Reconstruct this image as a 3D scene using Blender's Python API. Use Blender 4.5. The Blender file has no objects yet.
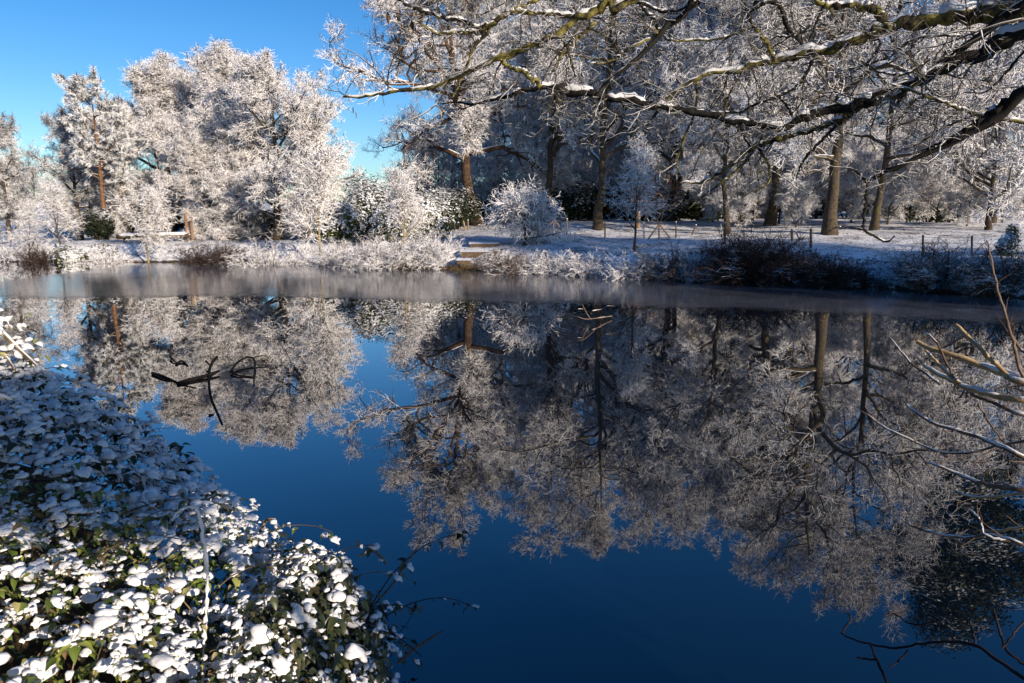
import bpy, math, random
import numpy as np
from math import radians as R_

random.seed(4)
S = bpy.context.scene
COL = S.collection
W_PX, H_PX, F_PX = 1024, 683, 683.0
CAM_Z, PITCH = 2.2, R_(10.4)
CP, SP = math.cos(PITCH), math.sin(PITCH)

# ------------------------------------------------------------------ camera maths
def ray(px, py):
    u = (px - W_PX / 2) / F_PX
    v = (H_PX / 2 - py) / F_PX
    return np.array([u, CP + v * SP, -SP + v * CP])

def at(px, py, Y):
    d = ray(px, py)
    return np.array([0, 0, CAM_Z]) + d * (Y / d[1])

def on_z(px, py, z=0.0):
    d = ray(px, py)
    return np.array([0, 0, CAM_Z]) + d * ((z - CAM_Z) / d[2])

def px_size(Y):
    return Y / F_PX

# ------------------------------------------------------------------ tagging
def tag(o, label=None, cat=None, group=None, kind=None):
    if label: o['label'] = label
    if cat: o['category'] = cat
    if group: o['group'] = group
    if kind: o['kind'] = kind
    return o

def empty(name, loc=(0, 0, 0), rz=0.0, sc=1.0):
    o = bpy.data.objects.new(name, None)
    COL.objects.link(o)
    o.location = [float(c) for c in loc]
    o.rotation_euler = (0, 0, rz)
    o.scale = (sc, sc, sc)
    o.empty_display_size = 0.2
    return o

def link(name, me, parent=None):
    o = bpy.data.objects.new(name, me)
    COL.objects.link(o)
    if parent is not None: o.parent = parent
    return o

def copy_tree(o, parent=None):
    c = o.copy()
    COL.objects.link(c)
    c.parent = parent
    for ch in list(o.children):
        copy_tree(ch, c)
    return c

# ------------------------------------------------------------------ mesh building
def mesh_from(name, V, Q, mat, smooth=True, tri=False):
    """V (n,3); Q (m,4) or (m,3) index array"""
    me = bpy.data.meshes.new(name)
    V = np.ascontiguousarray(V, dtype=np.float32)
    Q = np.ascontiguousarray(Q, dtype=np.int32)
    k = Q.shape[1]
    me.vertices.add(len(V)); me.vertices.foreach_set('co', V.ravel())
    me.loops.add(Q.size); me.loops.foreach_set('vertex_index', Q.ravel())
    me.polygons.add(len(Q))
    me.polygons.foreach_set('loop_start', np.arange(0, Q.size, k, dtype=np.int32))
    me.polygons.foreach_set('loop_total', np.full(len(Q), k, dtype=np.int32))
    me.polygons.foreach_set('use_smooth', np.full(len(Q), smooth, dtype=bool))
    me.materials.append(mat)
    me.update(calc_edges=True)
    me.validate()
    return me

class MB:
    """collects quad geometry"""
    def __init__(self): self.V, self.Q, self.n = [], [], 0
    def add(self, V, Q):
        if len(V) == 0: return
        self.V.append(np.asarray(V, dtype=np.float64)); self.Q.append(np.asarray(Q) + self.n); self.n += len(V)
    def mesh(self, name, mat, smooth=True):
        return mesh_from(name, np.concatenate(self.V), np.concatenate(self.Q), mat, smooth)
    def build(self, name, mat, parent=None, smooth=True):
        return link(name, self.mesh(name, mat, smooth), parent)

def norm(a):
    return a / np.maximum(np.linalg.norm(a, axis=-1, keepdims=True), 1e-9)

def frames(P):
    T = np.empty_like(P)
    T[:, 1:-1] = P[:, 2:] - P[:, :-2]
    T[:, 0] = P[:, 1] - P[:, 0]
    T[:, -1] = P[:, -1] - P[:, -2]
    T = norm(T)
    up = np.zeros_like(T); up[..., 2] = 1
    m = np.abs(T[:, :, 2]).mean(axis=1) > 0.9
    up[m] = (0.0, 1.0, 0.0)
    side = norm(np.cross(T, up))
    nr = np.cross(side, T)
    return T, side, nr

def tubes(P, Rd, s, cap=False):
    """P (N,K,3) polylines, Rd (N,K) radii -> verts, quads"""
    N, K, _ = P.shape
    T, side, nr = frames(P)
    a = math.pi / 2 + 2 * math.pi * np.arange(s) / s
    ca, sa = np.cos(a), np.sin(a)
    V = P[:, :, None, :] + Rd[:, :, None, None] * (side[:, :, None, :] * ca[None, None, :, None] + nr[:, :, None, :] * sa[None, None, :, None])
    idx = np.arange(N * K * s).reshape(N, K, s)
    b = idx[:, :-1]; c = idx[:, 1:]
    Q = np.stack([b, np.roll(b, -1, axis=2), np.roll(c, -1, axis=2), c], axis=-1).reshape(-1, 4)
    return V.reshape(-1, 3), Q

def snow_caps(P, Rd, rng, amount=0.5, thick=1.0, s=8, tmin=0.004):
    """pillows of snow lying along the upper side of limbs"""
    N, K, _ = P.shape
    T, side, nr = frames(P)
    m = np.clip(1.25 - 1.3 * np.abs(T[..., 2]), 0, 1)
    ns = rng.random((N, K)); 
    for _ in range(3): ns[:, 1:-1] = (ns[:, :-2] + 2 * ns[:, 1:-1] + ns[:, 2:]) / 4
    ns = 0.5 + (ns - 0.5) * 1.9
    m = m * np.clip((ns - (1 - amount)) * 4 + 0.5, 0, 1.0)
    m[:, 0] *= 0.2; m[:, -1] *= 0.2
    up = norm(nr + np.array([0, 0, 0.8]))
    C = P + up * (Rd * 0.5)[..., None]
    wa = (Rd * 0.92) * (0.25 + 0.75 * m)
    hb = (0.45 * Rd + (tmin + 0.55 * Rd * thick)) * m * (0.88 + 0.24 * rng.random((N, K))) + 0.1 * Rd
    a = math.pi / 2 + 2 * math.pi * np.arange(s) / s
    ca, sa = np.cos(a), np.sin(a)
    V = C[:, :, None, :] + wa[:, :, None, None] * side[:, :, None, :] * ca[None, None, :, None] + \
        hb[:, :, None, None] * up[:, :, None, :] * sa[None, None, :, None]
    idx = np.arange(N * K * s).reshape(N, K, s)
    b = idx[:, :-1]; c = idx[:, 1:]
    Q = np.stack([b, np.roll(b, -1, axis=2), np.roll(c, -1, axis=2), c], axis=-1).reshape(-1, 4)
    return V.reshape(-1, 3), Q

def box_vq(cx, cy, cz, sx, sy, sz, rz=0.0):
    v = np.array([[x, y, z] for x in (-.5, .5) for y in (-.5, .5) for z in (-.5, .5)]) * (sx, sy, sz)
    c, s_ = math.cos(rz), math.sin(rz)
    v = np.stack([v[:, 0] * c - v[:, 1] * s_, v[:, 0] * s_ + v[:, 1] * c, v[:, 2]], 1) + (cx, cy, cz)
    q = [[0, 1, 3, 2], [4, 6, 7, 5], [0, 4, 5, 1], [2, 3, 7, 6], [0, 2, 6, 4], [1, 5, 7, 3]]
    return v, np.array(q)

def catmull(pts, n):
    """smooth resample of a polyline (k,d) to n points, uniform in arclength"""
    p = np.asarray(pts, float)
    if len(p) == 2:
        t = np.linspace(0, 1, n)[:, None]
        return p[0] * (1 - t) + p[1] * t
    e = np.vstack([2 * p[0] - p[1], p, 2 * p[-1] - p[-2]])
    out = []
    for i in range(1, len(e) - 2):
        t = np.linspace(0, 1, 12, endpoint=False)[:, None]
        a, b, c, d = e[i - 1], e[i], e[i + 1], e[i + 2]
        out.append(0.5 * (2 * b + (c - a) * t + (2 * a - 5 * b + 4 * c - d) * t ** 2 + (3 * b - a - 3 * c + d) * t ** 3))
    q = np.vstack(out + [p[-1:]])
    L = np.concatenate([[0], np.cumsum(np.linalg.norm(np.diff(q[:, :3], axis=0), axis=1))])
    u = np.linspace(0, L[-1], n)
    return np.stack([np.interp(u, L, q[:, k]) for k in range(q.shape[1])], 1)

# ------------------------------------------------------------------ materials
def new_mat(name):
    m = bpy.data.materials.new(name); m.use_nodes = True
    nt = m.node_tree; nt.nodes.clear()
    out = nt.nodes.new('ShaderNodeOutputMaterial')
    b = nt.nodes.new('ShaderNodeBsdfPrincipled')
    nt.links.new(b.outputs[0], out.inputs[0])
    return m, nt, b

def nd(nt, typ, **kw):
    n = nt.nodes.new(typ)
    for k, v in kw.items():
        if k in n.inputs: n.inputs[k].default_value = v
        else: setattr(n, k, v)
    return n

def noise(nt, scale, detail=3.0, rough=0.55, coord='Object'):
    tc = nt.nodes.new('ShaderNodeTexCoord')
    n = nd(nt, 'ShaderNodeTexNoise', Scale=scale, Detail=detail, Roughness=rough)
    nt.links.new(tc.outputs[coord], n.inputs['Vector'])
    return n

def ramp(nt, src, stops):
    r = nt.nodes.new('ShaderNodeValToRGB')
    e = r.color_ramp.elements
    while len(e) < len(stops): e.new(0.5)
    for i, (p, c) in enumerate(stops):
        e[i].position = p
        e[i].color = (*c, 1) if len(c) == 3 else c
    nt.links.new(src, r.inputs[0])
    return r

def math_n(nt, op, a, b=None, c=None, clamp=False):
    n = nt.nodes.new('ShaderNodeMath'); n.operation = op; n.use_clamp = clamp
    for i, x in enumerate((a, b, c)):
        if x is None: continue
        if isinstance(x, (int, float)): n.inputs[i].default_value = x
        else: nt.links.new(x, n.inputs[i])
    return n.outputs[0]

def mix_rgb(nt, fac, a, b):
    n = nt.nodes.new('ShaderNodeMix'); n.data_type = 'RGBA'
    for i, x in ((0, fac), (6, a), (7, b)):
        if isinstance(x, (int, float)): n.inputs[i].default_value = x
        elif isinstance(x, tuple): n.inputs[i].default_value = (*x, 1)
        else: nt.links.new(x, n.inputs[i])
    return n.outputs[2]

def mix_mul(nt, a, col):
    n = nt.nodes.new('ShaderNodeMix'); n.data_type = 'RGBA'; n.blend_type = 'MULTIPLY'
    n.inputs[0].default_value = 1.0
    nt.links.new(a, n.inputs[6]); n.inputs[7].default_value = (*col, 1)
    return n.outputs[2]

SNOW = (0.82, 0.83, 0.86)

def snow_on(name, stops, thr=0.1, soft=0.25, nscale=1.2, namp=0.8, bscale=14.0, rough=0.9, true_normal=True, snow=SNOW, moss=None):
    """bark or leaf colour below, settled snow on faces that look up"""
    m, nt, b = new_mat(name)
    base = ramp(nt, noise(nt, bscale).outputs['Fac'], stops).outputs[0]
    if moss:
        mf = ramp(nt, noise(nt, moss[1], 4.0).outputs['Fac'], [(moss[2], (0, 0, 0)), (moss[2] + 0.12, (1, 1, 1))]).outputs[0]
        base = mix_rgb(nt, mf, base, moss[0])
    g = nt.nodes.new('ShaderNodeNewGeometry')
    sp = nt.nodes.new('ShaderNodeSeparateXYZ')
    nt.links.new(g.outputs['True Normal' if true_normal else 'Normal'], sp.inputs[0])
    nz = noise(nt, nscale, 3.0, 0.6)
    v = math_n(nt, 'MULTIPLY_ADD', nz.outputs['Fac'], namp, -0.5 * namp)
    v = math_n(nt, 'ADD', sp.outputs[2], v)
    v = math_n(nt, 'SUBTRACT', v, thr)
    f = math_n(nt, 'DIVIDE', v, soft, clamp=True)
    nt.links.new(mix_rgb(nt, f, base, snow), b.inputs['Base Color'])
    b.inputs['Roughness'].default_value = rough
    b.inputs['Specular IOR Level'].default_value = 0.2
    return m

def plain(name, stops, bscale=20.0, rough=0.85, bump=0.0, coord='Object', spec=0.3):
    m, nt, b = new_mat(name)
    n = noise(nt, bscale, 4.0, 0.6, coord)
    nt.links.new(ramp(nt, n.outputs['Fac'], stops).outputs[0], b.inputs['Base Color'])
    b.inputs['Roughness'].default_value = rough
    b.inputs['Specular IOR Level'].default_value = spec
    if bump:
        bp = nd(nt, 'ShaderNodeBump', Strength=bump, Distance=0.02)
        nt.links.new(n.outputs['Fac'], bp.inputs['Height'])
        nt.links.new(bp.outputs[0], b.inputs['Normal'])
    return m

M = {}
M['twig'] = snow_on('snowy_twigs', [(0.3, (0.045, 0.034, 0.026)), (0.7, (0.12, 0.09, 0.07))], thr=-0.12, soft=0.25, nscale=0.9, namp=1.5, snow=(0.84, 0.82, 0.82))
M['twig_bare'] = snow_on('thinly_snowed_twigs', [(0.3, (0.065, 0.05, 0.04)), (0.7, (0.16, 0.125, 0.1))], thr=-0.34, soft=0.3, nscale=0.8, namp=1.4, snow=(0.8, 0.79, 0.8))
M['twig_grey'] = snow_on('grey_twigs', [(0.3, (0.06, 0.05, 0.045)), (0.7, (0.15, 0.125, 0.11))], thr=0.22, soft=0.3, nscale=0.8, namp=1.3)  # less snow and dark twigs stand in for shade on the left edge tree
M['trunk'] = snow_on('tree_bark', [(0.3, (0.03, 0.024, 0.019)), (0.7, (0.105, 0.078, 0.055))], thr=0.5, soft=0.2, nscale=2.5, namp=0.7, bscale=9, true_normal=False,
                     moss=((0.085, 0.075, 0.03), 2.2, 0.52))
M['trunk_brown'] = snow_on('brown_bark', [(0.3, (0.035, 0.024, 0.017)), (0.7, (0.13, 0.08, 0.05))], thr=0.6, soft=0.2, nscale=2.5, namp=0.6, bscale=9, true_normal=False)
M['trunk_pine'] = snow_on('pine_bark', [(0.3, (0.08, 0.048, 0.032)), (0.55, (0.2, 0.1, 0.05)), (0.75, (0.27, 0.15, 0.075))], thr=0.6, soft=0.2, nscale=2.5, namp=0.5, bscale=9, true_normal=False)
M['trunk_pale'] = snow_on('sunlit_sapling_bark', [(0.3, (0.2, 0.16, 0.08)), (0.7, (0.36, 0.29, 0.15))], thr=0.6, soft=0.2, nscale=2.5, namp=0.5, bscale=9, true_normal=False)  # yellow of sunlit trunks put into the bark colour
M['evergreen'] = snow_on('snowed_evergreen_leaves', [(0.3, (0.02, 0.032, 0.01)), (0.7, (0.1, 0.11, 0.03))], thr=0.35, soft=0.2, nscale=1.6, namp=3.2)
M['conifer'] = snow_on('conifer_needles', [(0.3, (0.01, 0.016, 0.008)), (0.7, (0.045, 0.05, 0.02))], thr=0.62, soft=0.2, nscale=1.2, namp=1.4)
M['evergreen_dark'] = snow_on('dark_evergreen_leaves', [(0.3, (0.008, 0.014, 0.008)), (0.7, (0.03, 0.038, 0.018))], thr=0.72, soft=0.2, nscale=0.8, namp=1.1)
M['needle'] = snow_on('frosted_needles', [(0.3, (0.03, 0.035, 0.02)), (0.7, (0.1, 0.09, 0.055))], thr=0.0, soft=0.3, nscale=1.0, namp=1.3)
M['shrub_brown'] = snow_on('brown_shrub_twigs', [(0.3, (0.035, 0.022, 0.014)), (0.7, (0.12, 0.075, 0.045))], thr=0.34, soft=0.3, nscale=1.3, namp=1.3)
M['shrub_dark'] = snow_on('dark_shrub_twigs', [(0.3, (0.018, 0.013, 0.01)), (0.7, (0.075, 0.042, 0.03))], thr=0.56, soft=0.25, nscale=1.3, namp=1.3)
M['red_leaf'] = plain('russet_dead_leaves', [(0.3, (0.12, 0.03, 0.018)), (0.7, (0.3, 0.1, 0.04))], 9)
M['orange_leaf'] = plain('orange_dead_leaves', [(0.3, (0.25, 0.09, 0.025)), (0.7, (0.45, 0.19, 0.05))], 9)
M['grass'] = snow_on('dead_bank_grass', [(0.3, (0.09, 0.06, 0.025)), (0.7, (0.28, 0.2, 0.1))], thr=0.6, soft=0.3, nscale=1.0, namp=0.9, bscale=5)
M['wood'] = plain('weathered_timber', [(0.3, (0.06, 0.042, 0.025)), (0.7, (0.16, 0.11, 0.065))], 11, bump=0.3)
M['stake'] = plain('tan_stake_wood', [(0.3, (0.16, 0.095, 0.055)), (0.7, (0.3, 0.19, 0.115))], 11)
M['post'] = plain('dark_post_wood', [(0.3, (0.06, 0.042, 0.03)), (0.7, (0.17, 0.11, 0.075))], 11)
M['wire'] = plain('fence_wire', [(0.3, (0.1, 0.1, 0.1)), (0.7, (0.2, 0.2, 0.2))], 11, rough=0.5)
M['dead_wet'] = plain('wet_dead_wood', [(0.3, (0.006, 0.006, 0.007)), (0.7, (0.02, 0.018, 0.016))], 14, rough=0.9, spec=0.05)
M['oak_bark'] = plain('mossy_oak_bark', [(0.32, (0.018, 0.014, 0.011)), (0.43, (0.05, 0.042, 0.026)), (0.53, (0.17, 0.148, 0.04)), (0.7, (0.32, 0.28, 0.085))], 11, bump=0.9)
M['oak_dark'] = plain('dark_shaded_oak_bark', [(0.35, (0.008, 0.008, 0.008)), (0.6, (0.022, 0.02, 0.018)), (0.8, (0.1, 0.09, 0.035))], 7, bump=0.6)  # near-black bark colour takes in the shade on the lower limbs
M['oak_twig'] = snow_on('oak_twigs', [(0.3, (0.028, 0.022, 0.017)), (0.6, (0.09, 0.075, 0.05)), (0.75, (0.22, 0.19, 0.06))], thr=0.4, soft=0.25, nscale=5.0, namp=1.2, bscale=5)
M['hazel'] = plain('tan_hazel_bark', [(0.3, (0.36, 0.24, 0.11)), (0.7, (0.6, 0.46, 0.26))], 18, bump=0.2)
M['hazel_thin'] = plain('brown_hazel_twigs', [(0.3, (0.09, 0.06, 0.045)), (0.7, (0.26, 0.18, 0.13))], 12)
M['cane'] = plain('dark_bramble_cane', [(0.3, (0.012, 0.01, 0.012)), (0.7, (0.04, 0.028, 0.03))], 12)
M['cane_tan'] = plain('tan_bramble_cane', [(0.3, (0.1, 0.075, 0.04)), (0.7, (0.28, 0.2, 0.12))], 12)

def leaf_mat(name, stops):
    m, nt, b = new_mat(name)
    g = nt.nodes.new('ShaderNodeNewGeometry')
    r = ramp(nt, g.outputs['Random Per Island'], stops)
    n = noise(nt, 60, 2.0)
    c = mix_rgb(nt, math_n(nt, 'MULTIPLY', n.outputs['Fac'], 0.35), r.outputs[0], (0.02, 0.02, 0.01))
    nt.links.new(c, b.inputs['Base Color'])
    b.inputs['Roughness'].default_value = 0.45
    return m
M['leaf_lit'] = leaf_mat('sunlit_bramble_leaves', [(0.0, (0.05, 0.08, 0.015)), (0.4, (0.14, 0.2, 0.03)), (0.6, (0.28, 0.31, 0.06)), (0.8, (0.42, 0.38, 0.17)), (1.0, (0.26, 0.15, 0.07))])  # leaf colours with the sunlight put in, for brambles in sun
M['leaf_shaded'] = leaf_mat('shaded_bramble_leaves', [(0.0, (0.015, 0.025, 0.01)), (0.6, (0.04, 0.055, 0.018)), (1.0, (0.1, 0.085, 0.035))])  # darker copy of the bramble leaves, shade put into the colour
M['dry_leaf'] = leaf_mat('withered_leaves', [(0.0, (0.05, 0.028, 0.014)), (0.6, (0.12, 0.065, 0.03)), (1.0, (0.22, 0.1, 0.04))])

def snow_mat():
    m, nt, b = new_mat('soft_snow')
    n = noise(nt, 45, 4.0, 0.65)
    bp = nd(nt, 'ShaderNodeBump', Strength=0.35, Distance=0.01)
    nt.links.new(n.outputs['Fac'], bp.inputs['Height'])
    nt.links.new(bp.outputs[0], b.inputs['Normal'])
    b.inputs['Base Color'].default_value = (*SNOW, 1)
    b.inputs['Roughness'].default_value = 0.75
    b.inputs['Specular IOR Level'].default_value = 0.25
    b.inputs['Subsurface Weight'].default_value = 0.0
    return m
M['snow'] = snow_mat()

# ------------------------------------------------------------------ ground, water, ice
def ss(a, b, x):
    t = np.clip((x - a) / (b - a), 0, 1)
    return t * t * (3 - 2 * t)

far_px = [(0, 262), (100, 262), (210, 263), (300, 263.5), (340, 265), (380, 268), (450, 270), (520, 272), (600, 275), (660, 278), (715, 281),
          (800, 285), (900, 291), (1024, 299)]
far_shore = [tuple(on_z(px, py)[:2]) for px, py in far_px]
NEAR = [(2.2, -1.0), (0.7, -0.5), (-0.45, 0.3), (-0.68, 1.1), (-0.68, 1.8), (-0.64, 2.35), (-0.68, 2.6), (-0.95, 2.8), (-1.5, 3.4), (-2.6, 4.45), (-3.9, 5.6), (-5.6, 6.6), (-8.5, 7.6), (-20, 9), (-45, 11)]
pond = [(-60, 22), (-46, 33)] + far_shore + [(18, 17.6), (18.5, 15), (13, 10.5), (9, 6.5), (6, 3.2), (4, 1.2)] + NEAR
POND = np.array(pond)
def vnoise(x, y, sc, seed=0):
    """cheap smooth value noise"""
    rs = np.random.RandomState(seed); tb = rs.rand(256, 256)
    u, v = x / sc, y / sc
    i, j = np.floor(u).astype(int), np.floor(v).astype(int)
    a, b = u - i, v - j
    a, b = a * a * (3 - 2 * a), b * b * (3 - 2 * b)
    g = lambda p, q: tb[p % 256, q % 256]
    return (g(i, j) * (1 - a) + g(i + 1, j) * a) * (1 - b) + (g(i, j + 1) * (1 - a) + g(i + 1, j + 1) * a) * b

def pond_sd(x, y):
    """signed distance to the pond edge, positive on land"""
    x = np.asarray(x, float); y = np.asarray(y, float)
    d2 = np.full(x.shape, 1e18); inside = np.zeros(x.shape, bool)
    n = len(POND)
    for k in range(n):
        ax, ay = POND[k]; bx, by = POND[(k + 1) % n]
        ex, ey = bx - ax, by - ay
        t = np.clip(((x - ax) * ex + (y - ay) * ey) / (ex * ex + ey * ey), 0, 1)
        dx, dy = x - ax - t * ex, y - ay - t * ey
        d2 = np.minimum(d2, dx * dx + dy * dy)
        if by != ay:
            c = ((ay > y) != (by > y)) & (x < ex * (y - ay) / (by - ay) + ax)
            inside ^= c
    d = np.sqrt(d2)
    return np.where(inside, -d, d)

def height(x, y, sd=None):
    x = np.asarray(x, float); y = np.asarray(y, float)
    if sd is None: sd = pond_sd(x, y)
    sd = sd + (vnoise(x, y, 0.9, 3) - 0.5) * 0.35
    far = 0.8 * ss(0, 1.5, sd) + 0.2 * ss(1, 4, sd) + 0.8 * ss(3, 17, sd) + 0.25 * ss(15, 40, sd)
    far = far - 0.55 * ss(-3, -12, x) * ss(2, 10, sd)
    r = np.hypot(x, y)
    far = far + 0.022 * np.maximum(0, r - 90) * ss(0, 60, y) + 7 * ss(70, 150, y) * ss(30, 90, x)
    near = 0.4 * ss(0, 0.6, sd) + 0.35 * ss(0.4, 2.0, sd)
    w = ss(7, 12, y)
    h = near * (1 - w) + far * w
    h = h + ss(0, 1.5, sd) * ((vnoise(x, y, 1.3, 1) - 0.5) * 0.1 + (vnoise(x, y, 0.5, 2) - 0.5) * 0.06 + (vnoise(x, y, 6.0, 5) - 0.5) * 0.25 * ss(2, 6, sd))
    h = np.where(sd < 0, -1.2 * ss(0, 2.0, -sd) - 0.02, h)
    return h

def hz(x, y):
    return float(height(np.array([x]), np.array([y]))[0])

def ground(px, py, tmin=12.0, tmax=160.0):
    """where a view ray through a picture point meets the land"""
    d = ray(px, py); Y = np.linspace(tmin, tmax, 3000)
    P = np.array([0, 0, CAM_Z])[None] + d[None] * (Y / d[1])[:, None]
    g = height(P[:, 0], P[:, 1]) - P[:, 2]
    k = np.argmax(g > 0)
    return P[k] if g[k] > 0 else P[-1]

def stand(px, Y, sink=0.05):
    """ground point on the bearing of picture column px at distance Y"""
    x = (px - 512) / F_PX * (Y * CP + 0.2)
    return np.array([x, Y, hz(x, Y) - sink])

def build_ground():
    n = 620
    ux = np.linspace(-6.3, 6.3, n); uy = np.linspace(-6.0, 6.0, n)
    gx = 5.5 * np.sinh(ux); gy = 18 + 6.0 * np.sinh(uy)
    X, Y = np.meshgrid(gx, gy)
    sd = pond_sd(X, Y)
    Z = height(X, Y, sd)
    V = np.stack([X, Y, Z], -1).reshape(-1, 3)
    i = np.arange(n * n).reshape(n, n)
    Q = np.stack([i[:-1, :-1], i[:-1, 1:], i[1:, 1:], i[1:, :-1]], -1).reshape(-1, 4)
    m, nt, b = new_mat('snowy_turf')
    g = nt.nodes.new('ShaderNodeNewGeometry')
    sp = nt.nodes.new('ShaderNodeSeparateXYZ'); nt.links.new(g.outputs['Normal'], sp.inputs[0])
    n1 = noise(nt, 0.9, 6.0, 0.75); n2 = noise(nt, 9.0, 5.0, 0.75); n3 = noise(nt, 0.25, 3.0)
    earth = ramp(nt, n2.outputs['Fac'], [(0.3, (0.035, 0.024, 0.014)), (0.7, (0.13, 0.09, 0.045))]).outputs[0]
    v = math_n(nt, 'MULTIPLY_ADD', n1.outputs['Fac'], 0.5, math_n(nt, 'MULTIPLY', n2.outputs['Fac'], 0.7))
    at_ = nt.nodes.new('ShaderNodeAttribute'); at_.attribute_name = 'litter_shade'
    v = math_n(nt, 'SUBTRACT', v, at_.outputs['Fac'])
    flecks = math_n(nt, 'DIVIDE', math_n(nt, 'SUBTRACT', v, 0.52), 0.08, clamp=True)
    sl_ = math_n(nt, 'ADD', sp.outputs[2], math_n(nt, 'MULTIPLY_ADD', n1.outputs['Fac'], 0.6, -0.3))
    slope = math_n(nt, 'DIVIDE', math_n(nt, 'SUBTRACT', sl_, 0.55), 0.15, clamp=True)
    ps_ = nt.nodes.new('ShaderNodeSeparateXYZ'); nt.links.new(g.outputs['Position'], ps_.inputs[0])
    wl = math_n(nt, 'ADD', ps_.outputs[2], math_n(nt, 'MULTIPLY_ADD', n1.outputs['Fac'], 0.5, -0.25))
    shore = math_n(nt, 'DIVIDE', math_n(nt, 'SUBTRACT', wl, 0.06), 0.06, clamp=True)
    f = math_n(nt, 'MULTIPLY', math_n(nt, 'MULTIPLY', flecks, slope), shore)
    nt.links.new(mix_rgb(nt, f, earth, SNOW), b.inputs['Base Color'])
    b.inputs['Roughness'].default_value = 0.9; b.inputs['Specular IOR Level'].default_value = 0.2
    bp = nd(nt, 'ShaderNodeBump', Strength=0.6, Distance=0.06)
    nt.links.new(n2.outputs['Fac'], bp.inputs['Height']); nt.links.new(bp.outputs[0], b.inputs['Normal'])
    me = mesh_from('snowy_ground', V, Q, m)
    a = me.attributes.new('litter_shade', 'FLOAT', 'POINT')
    lit = (ss(9, 7.5, Y) * ss(2.8, 1.8, sd) * (sd > -0.5)).ravel().astype(np.float32)  # bare litter that also keeps the gaps under the brambles shade-dark
    a.data.foreach_set('value', lit)
    tag(link('snowy_ground', me), 'snow covered ground around the pond with brown earth at the banks', 'ground', kind='structure')

def build_water():
    m, nt, b = new_mat('still_pond_water')
    b.inputs['Base Color'].default_value = (0.002, 0.006, 0.013, 1)
    b.inputs['Roughness'].default_value = 0.0
    b.inputs['IOR'].default_value = 1.6
    b.inputs['Coat Weight'].default_value = 0.7; b.inputs['Coat IOR'].default_value = 1.75; b.inputs['Coat Roughness'].default_value = 0.0
    n = noise(nt, 0.7, 2.0)
    n.inputs['Scale'].default_value = 1.6
    bp = nd(nt, 'ShaderNodeBump', Strength=0.02, Distance=0.02)
    nt.links.new(n.outputs['Fac'], bp.inputs['Height']); nt.links.new(bp.outputs[0], b.inputs['Normal'])
    V = [(-70, -4, 0), (25, -4, 0), (25, 40, 0), (-70, 40, 0)]
    tag(link('pond_water', mesh_from('pond_water', V, [[0, 1, 2, 3]], m, False)), 'still dark blue pond water mirroring the frosted trees', 'water', kind='structure')
    m, nt, b = new_mat('thin_pond_ice')
    n = noise(nt, 0.6, 5.0, 0.65)
    nt.links.new(ramp(nt, n.outputs['Fac'], [(0.3, (0.045, 0.05, 0.062)), (0.6, (0.085, 0.092, 0.108)), (0.75, (0.16, 0.175, 0.2))]).outputs[0], b.inputs['Base Color'])
    nt.links.new(math_n(nt, 'MULTIPLY_ADD', n.outputs['Fac'], 0.16, 0.03), b.inputs['Roughness'])
    b.inputs['IOR'].default_value = 1.38
    ea = nt.nodes.new('ShaderNodeAttribute'); ea.attribute_name = 'edge'
    n2 = noise(nt, 2.6, 5.0, 0.7)
    al = math_n(nt, 'ADD', ea.outputs['Fac'], math_n(nt, 'MULTIPLY_ADD', n2.outputs['Fac'], 1.2, -0.6))
    nt.links.new(math_n(nt, 'MULTIPLY', al, 2.2, clamp=True), b.inputs['Alpha'])
    edge_px = [(-120, 297), (0, 297.5), (70, 297.5), (160, 297), (250, 296.5), (330, 298), (420, 301), (500, 303), (600, 304.5), (700, 308), (780, 311), (870, 317), (960, 321), (1060, 325), (1200, 330)]
    e = catmull([on_z(px, py)[:2] for px, py in edge_px], 700)
    e[:, 1] += (vnoise(e[:, 0], e[:, 0] * 0, 1.1, 8) - 0.5) * 0.5 + (vnoise(e[:, 0], e[:, 0] * 0, 0.3, 9) - 0.5) * 0.25
    rows, vals = [], []
    for dy, v in ((-0.5, -0.1), (0.3, 0.35), (1.4, 0.75), (3.4, 1.4)):
        q = e.copy(); q[:, 1] += dy; rows.append(q); vals.append(np.full(len(e), v))
    q = e.copy(); q[:, 1] = 38; rows.append(q); vals.append(np.full(len(e), 1.5))
    k = len(e); V = np.vstack([np.c_[r, np.full(k, 0.006)] for r in rows])
    i = np.arange(5 * k).reshape(5, k)
    Q = np.stack([i[:-1, :-1], i[:-1, 1:], i[1:, 1:], i[1:, :-1]], -1).reshape(-1, 4)
    me = mesh_from('ice_sheet', V, Q, m, False)
    a_ = me.attributes.new('edge', 'FLOAT', 'POINT'); a_.data.foreach_set('value', np.concatenate(vals).astype(np.float32))
    tag(link('ice_sheet', me), 'matte grey sheet of thin ice along the far bank', 'ice', kind='structure')
build_ground(); build_water()

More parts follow.
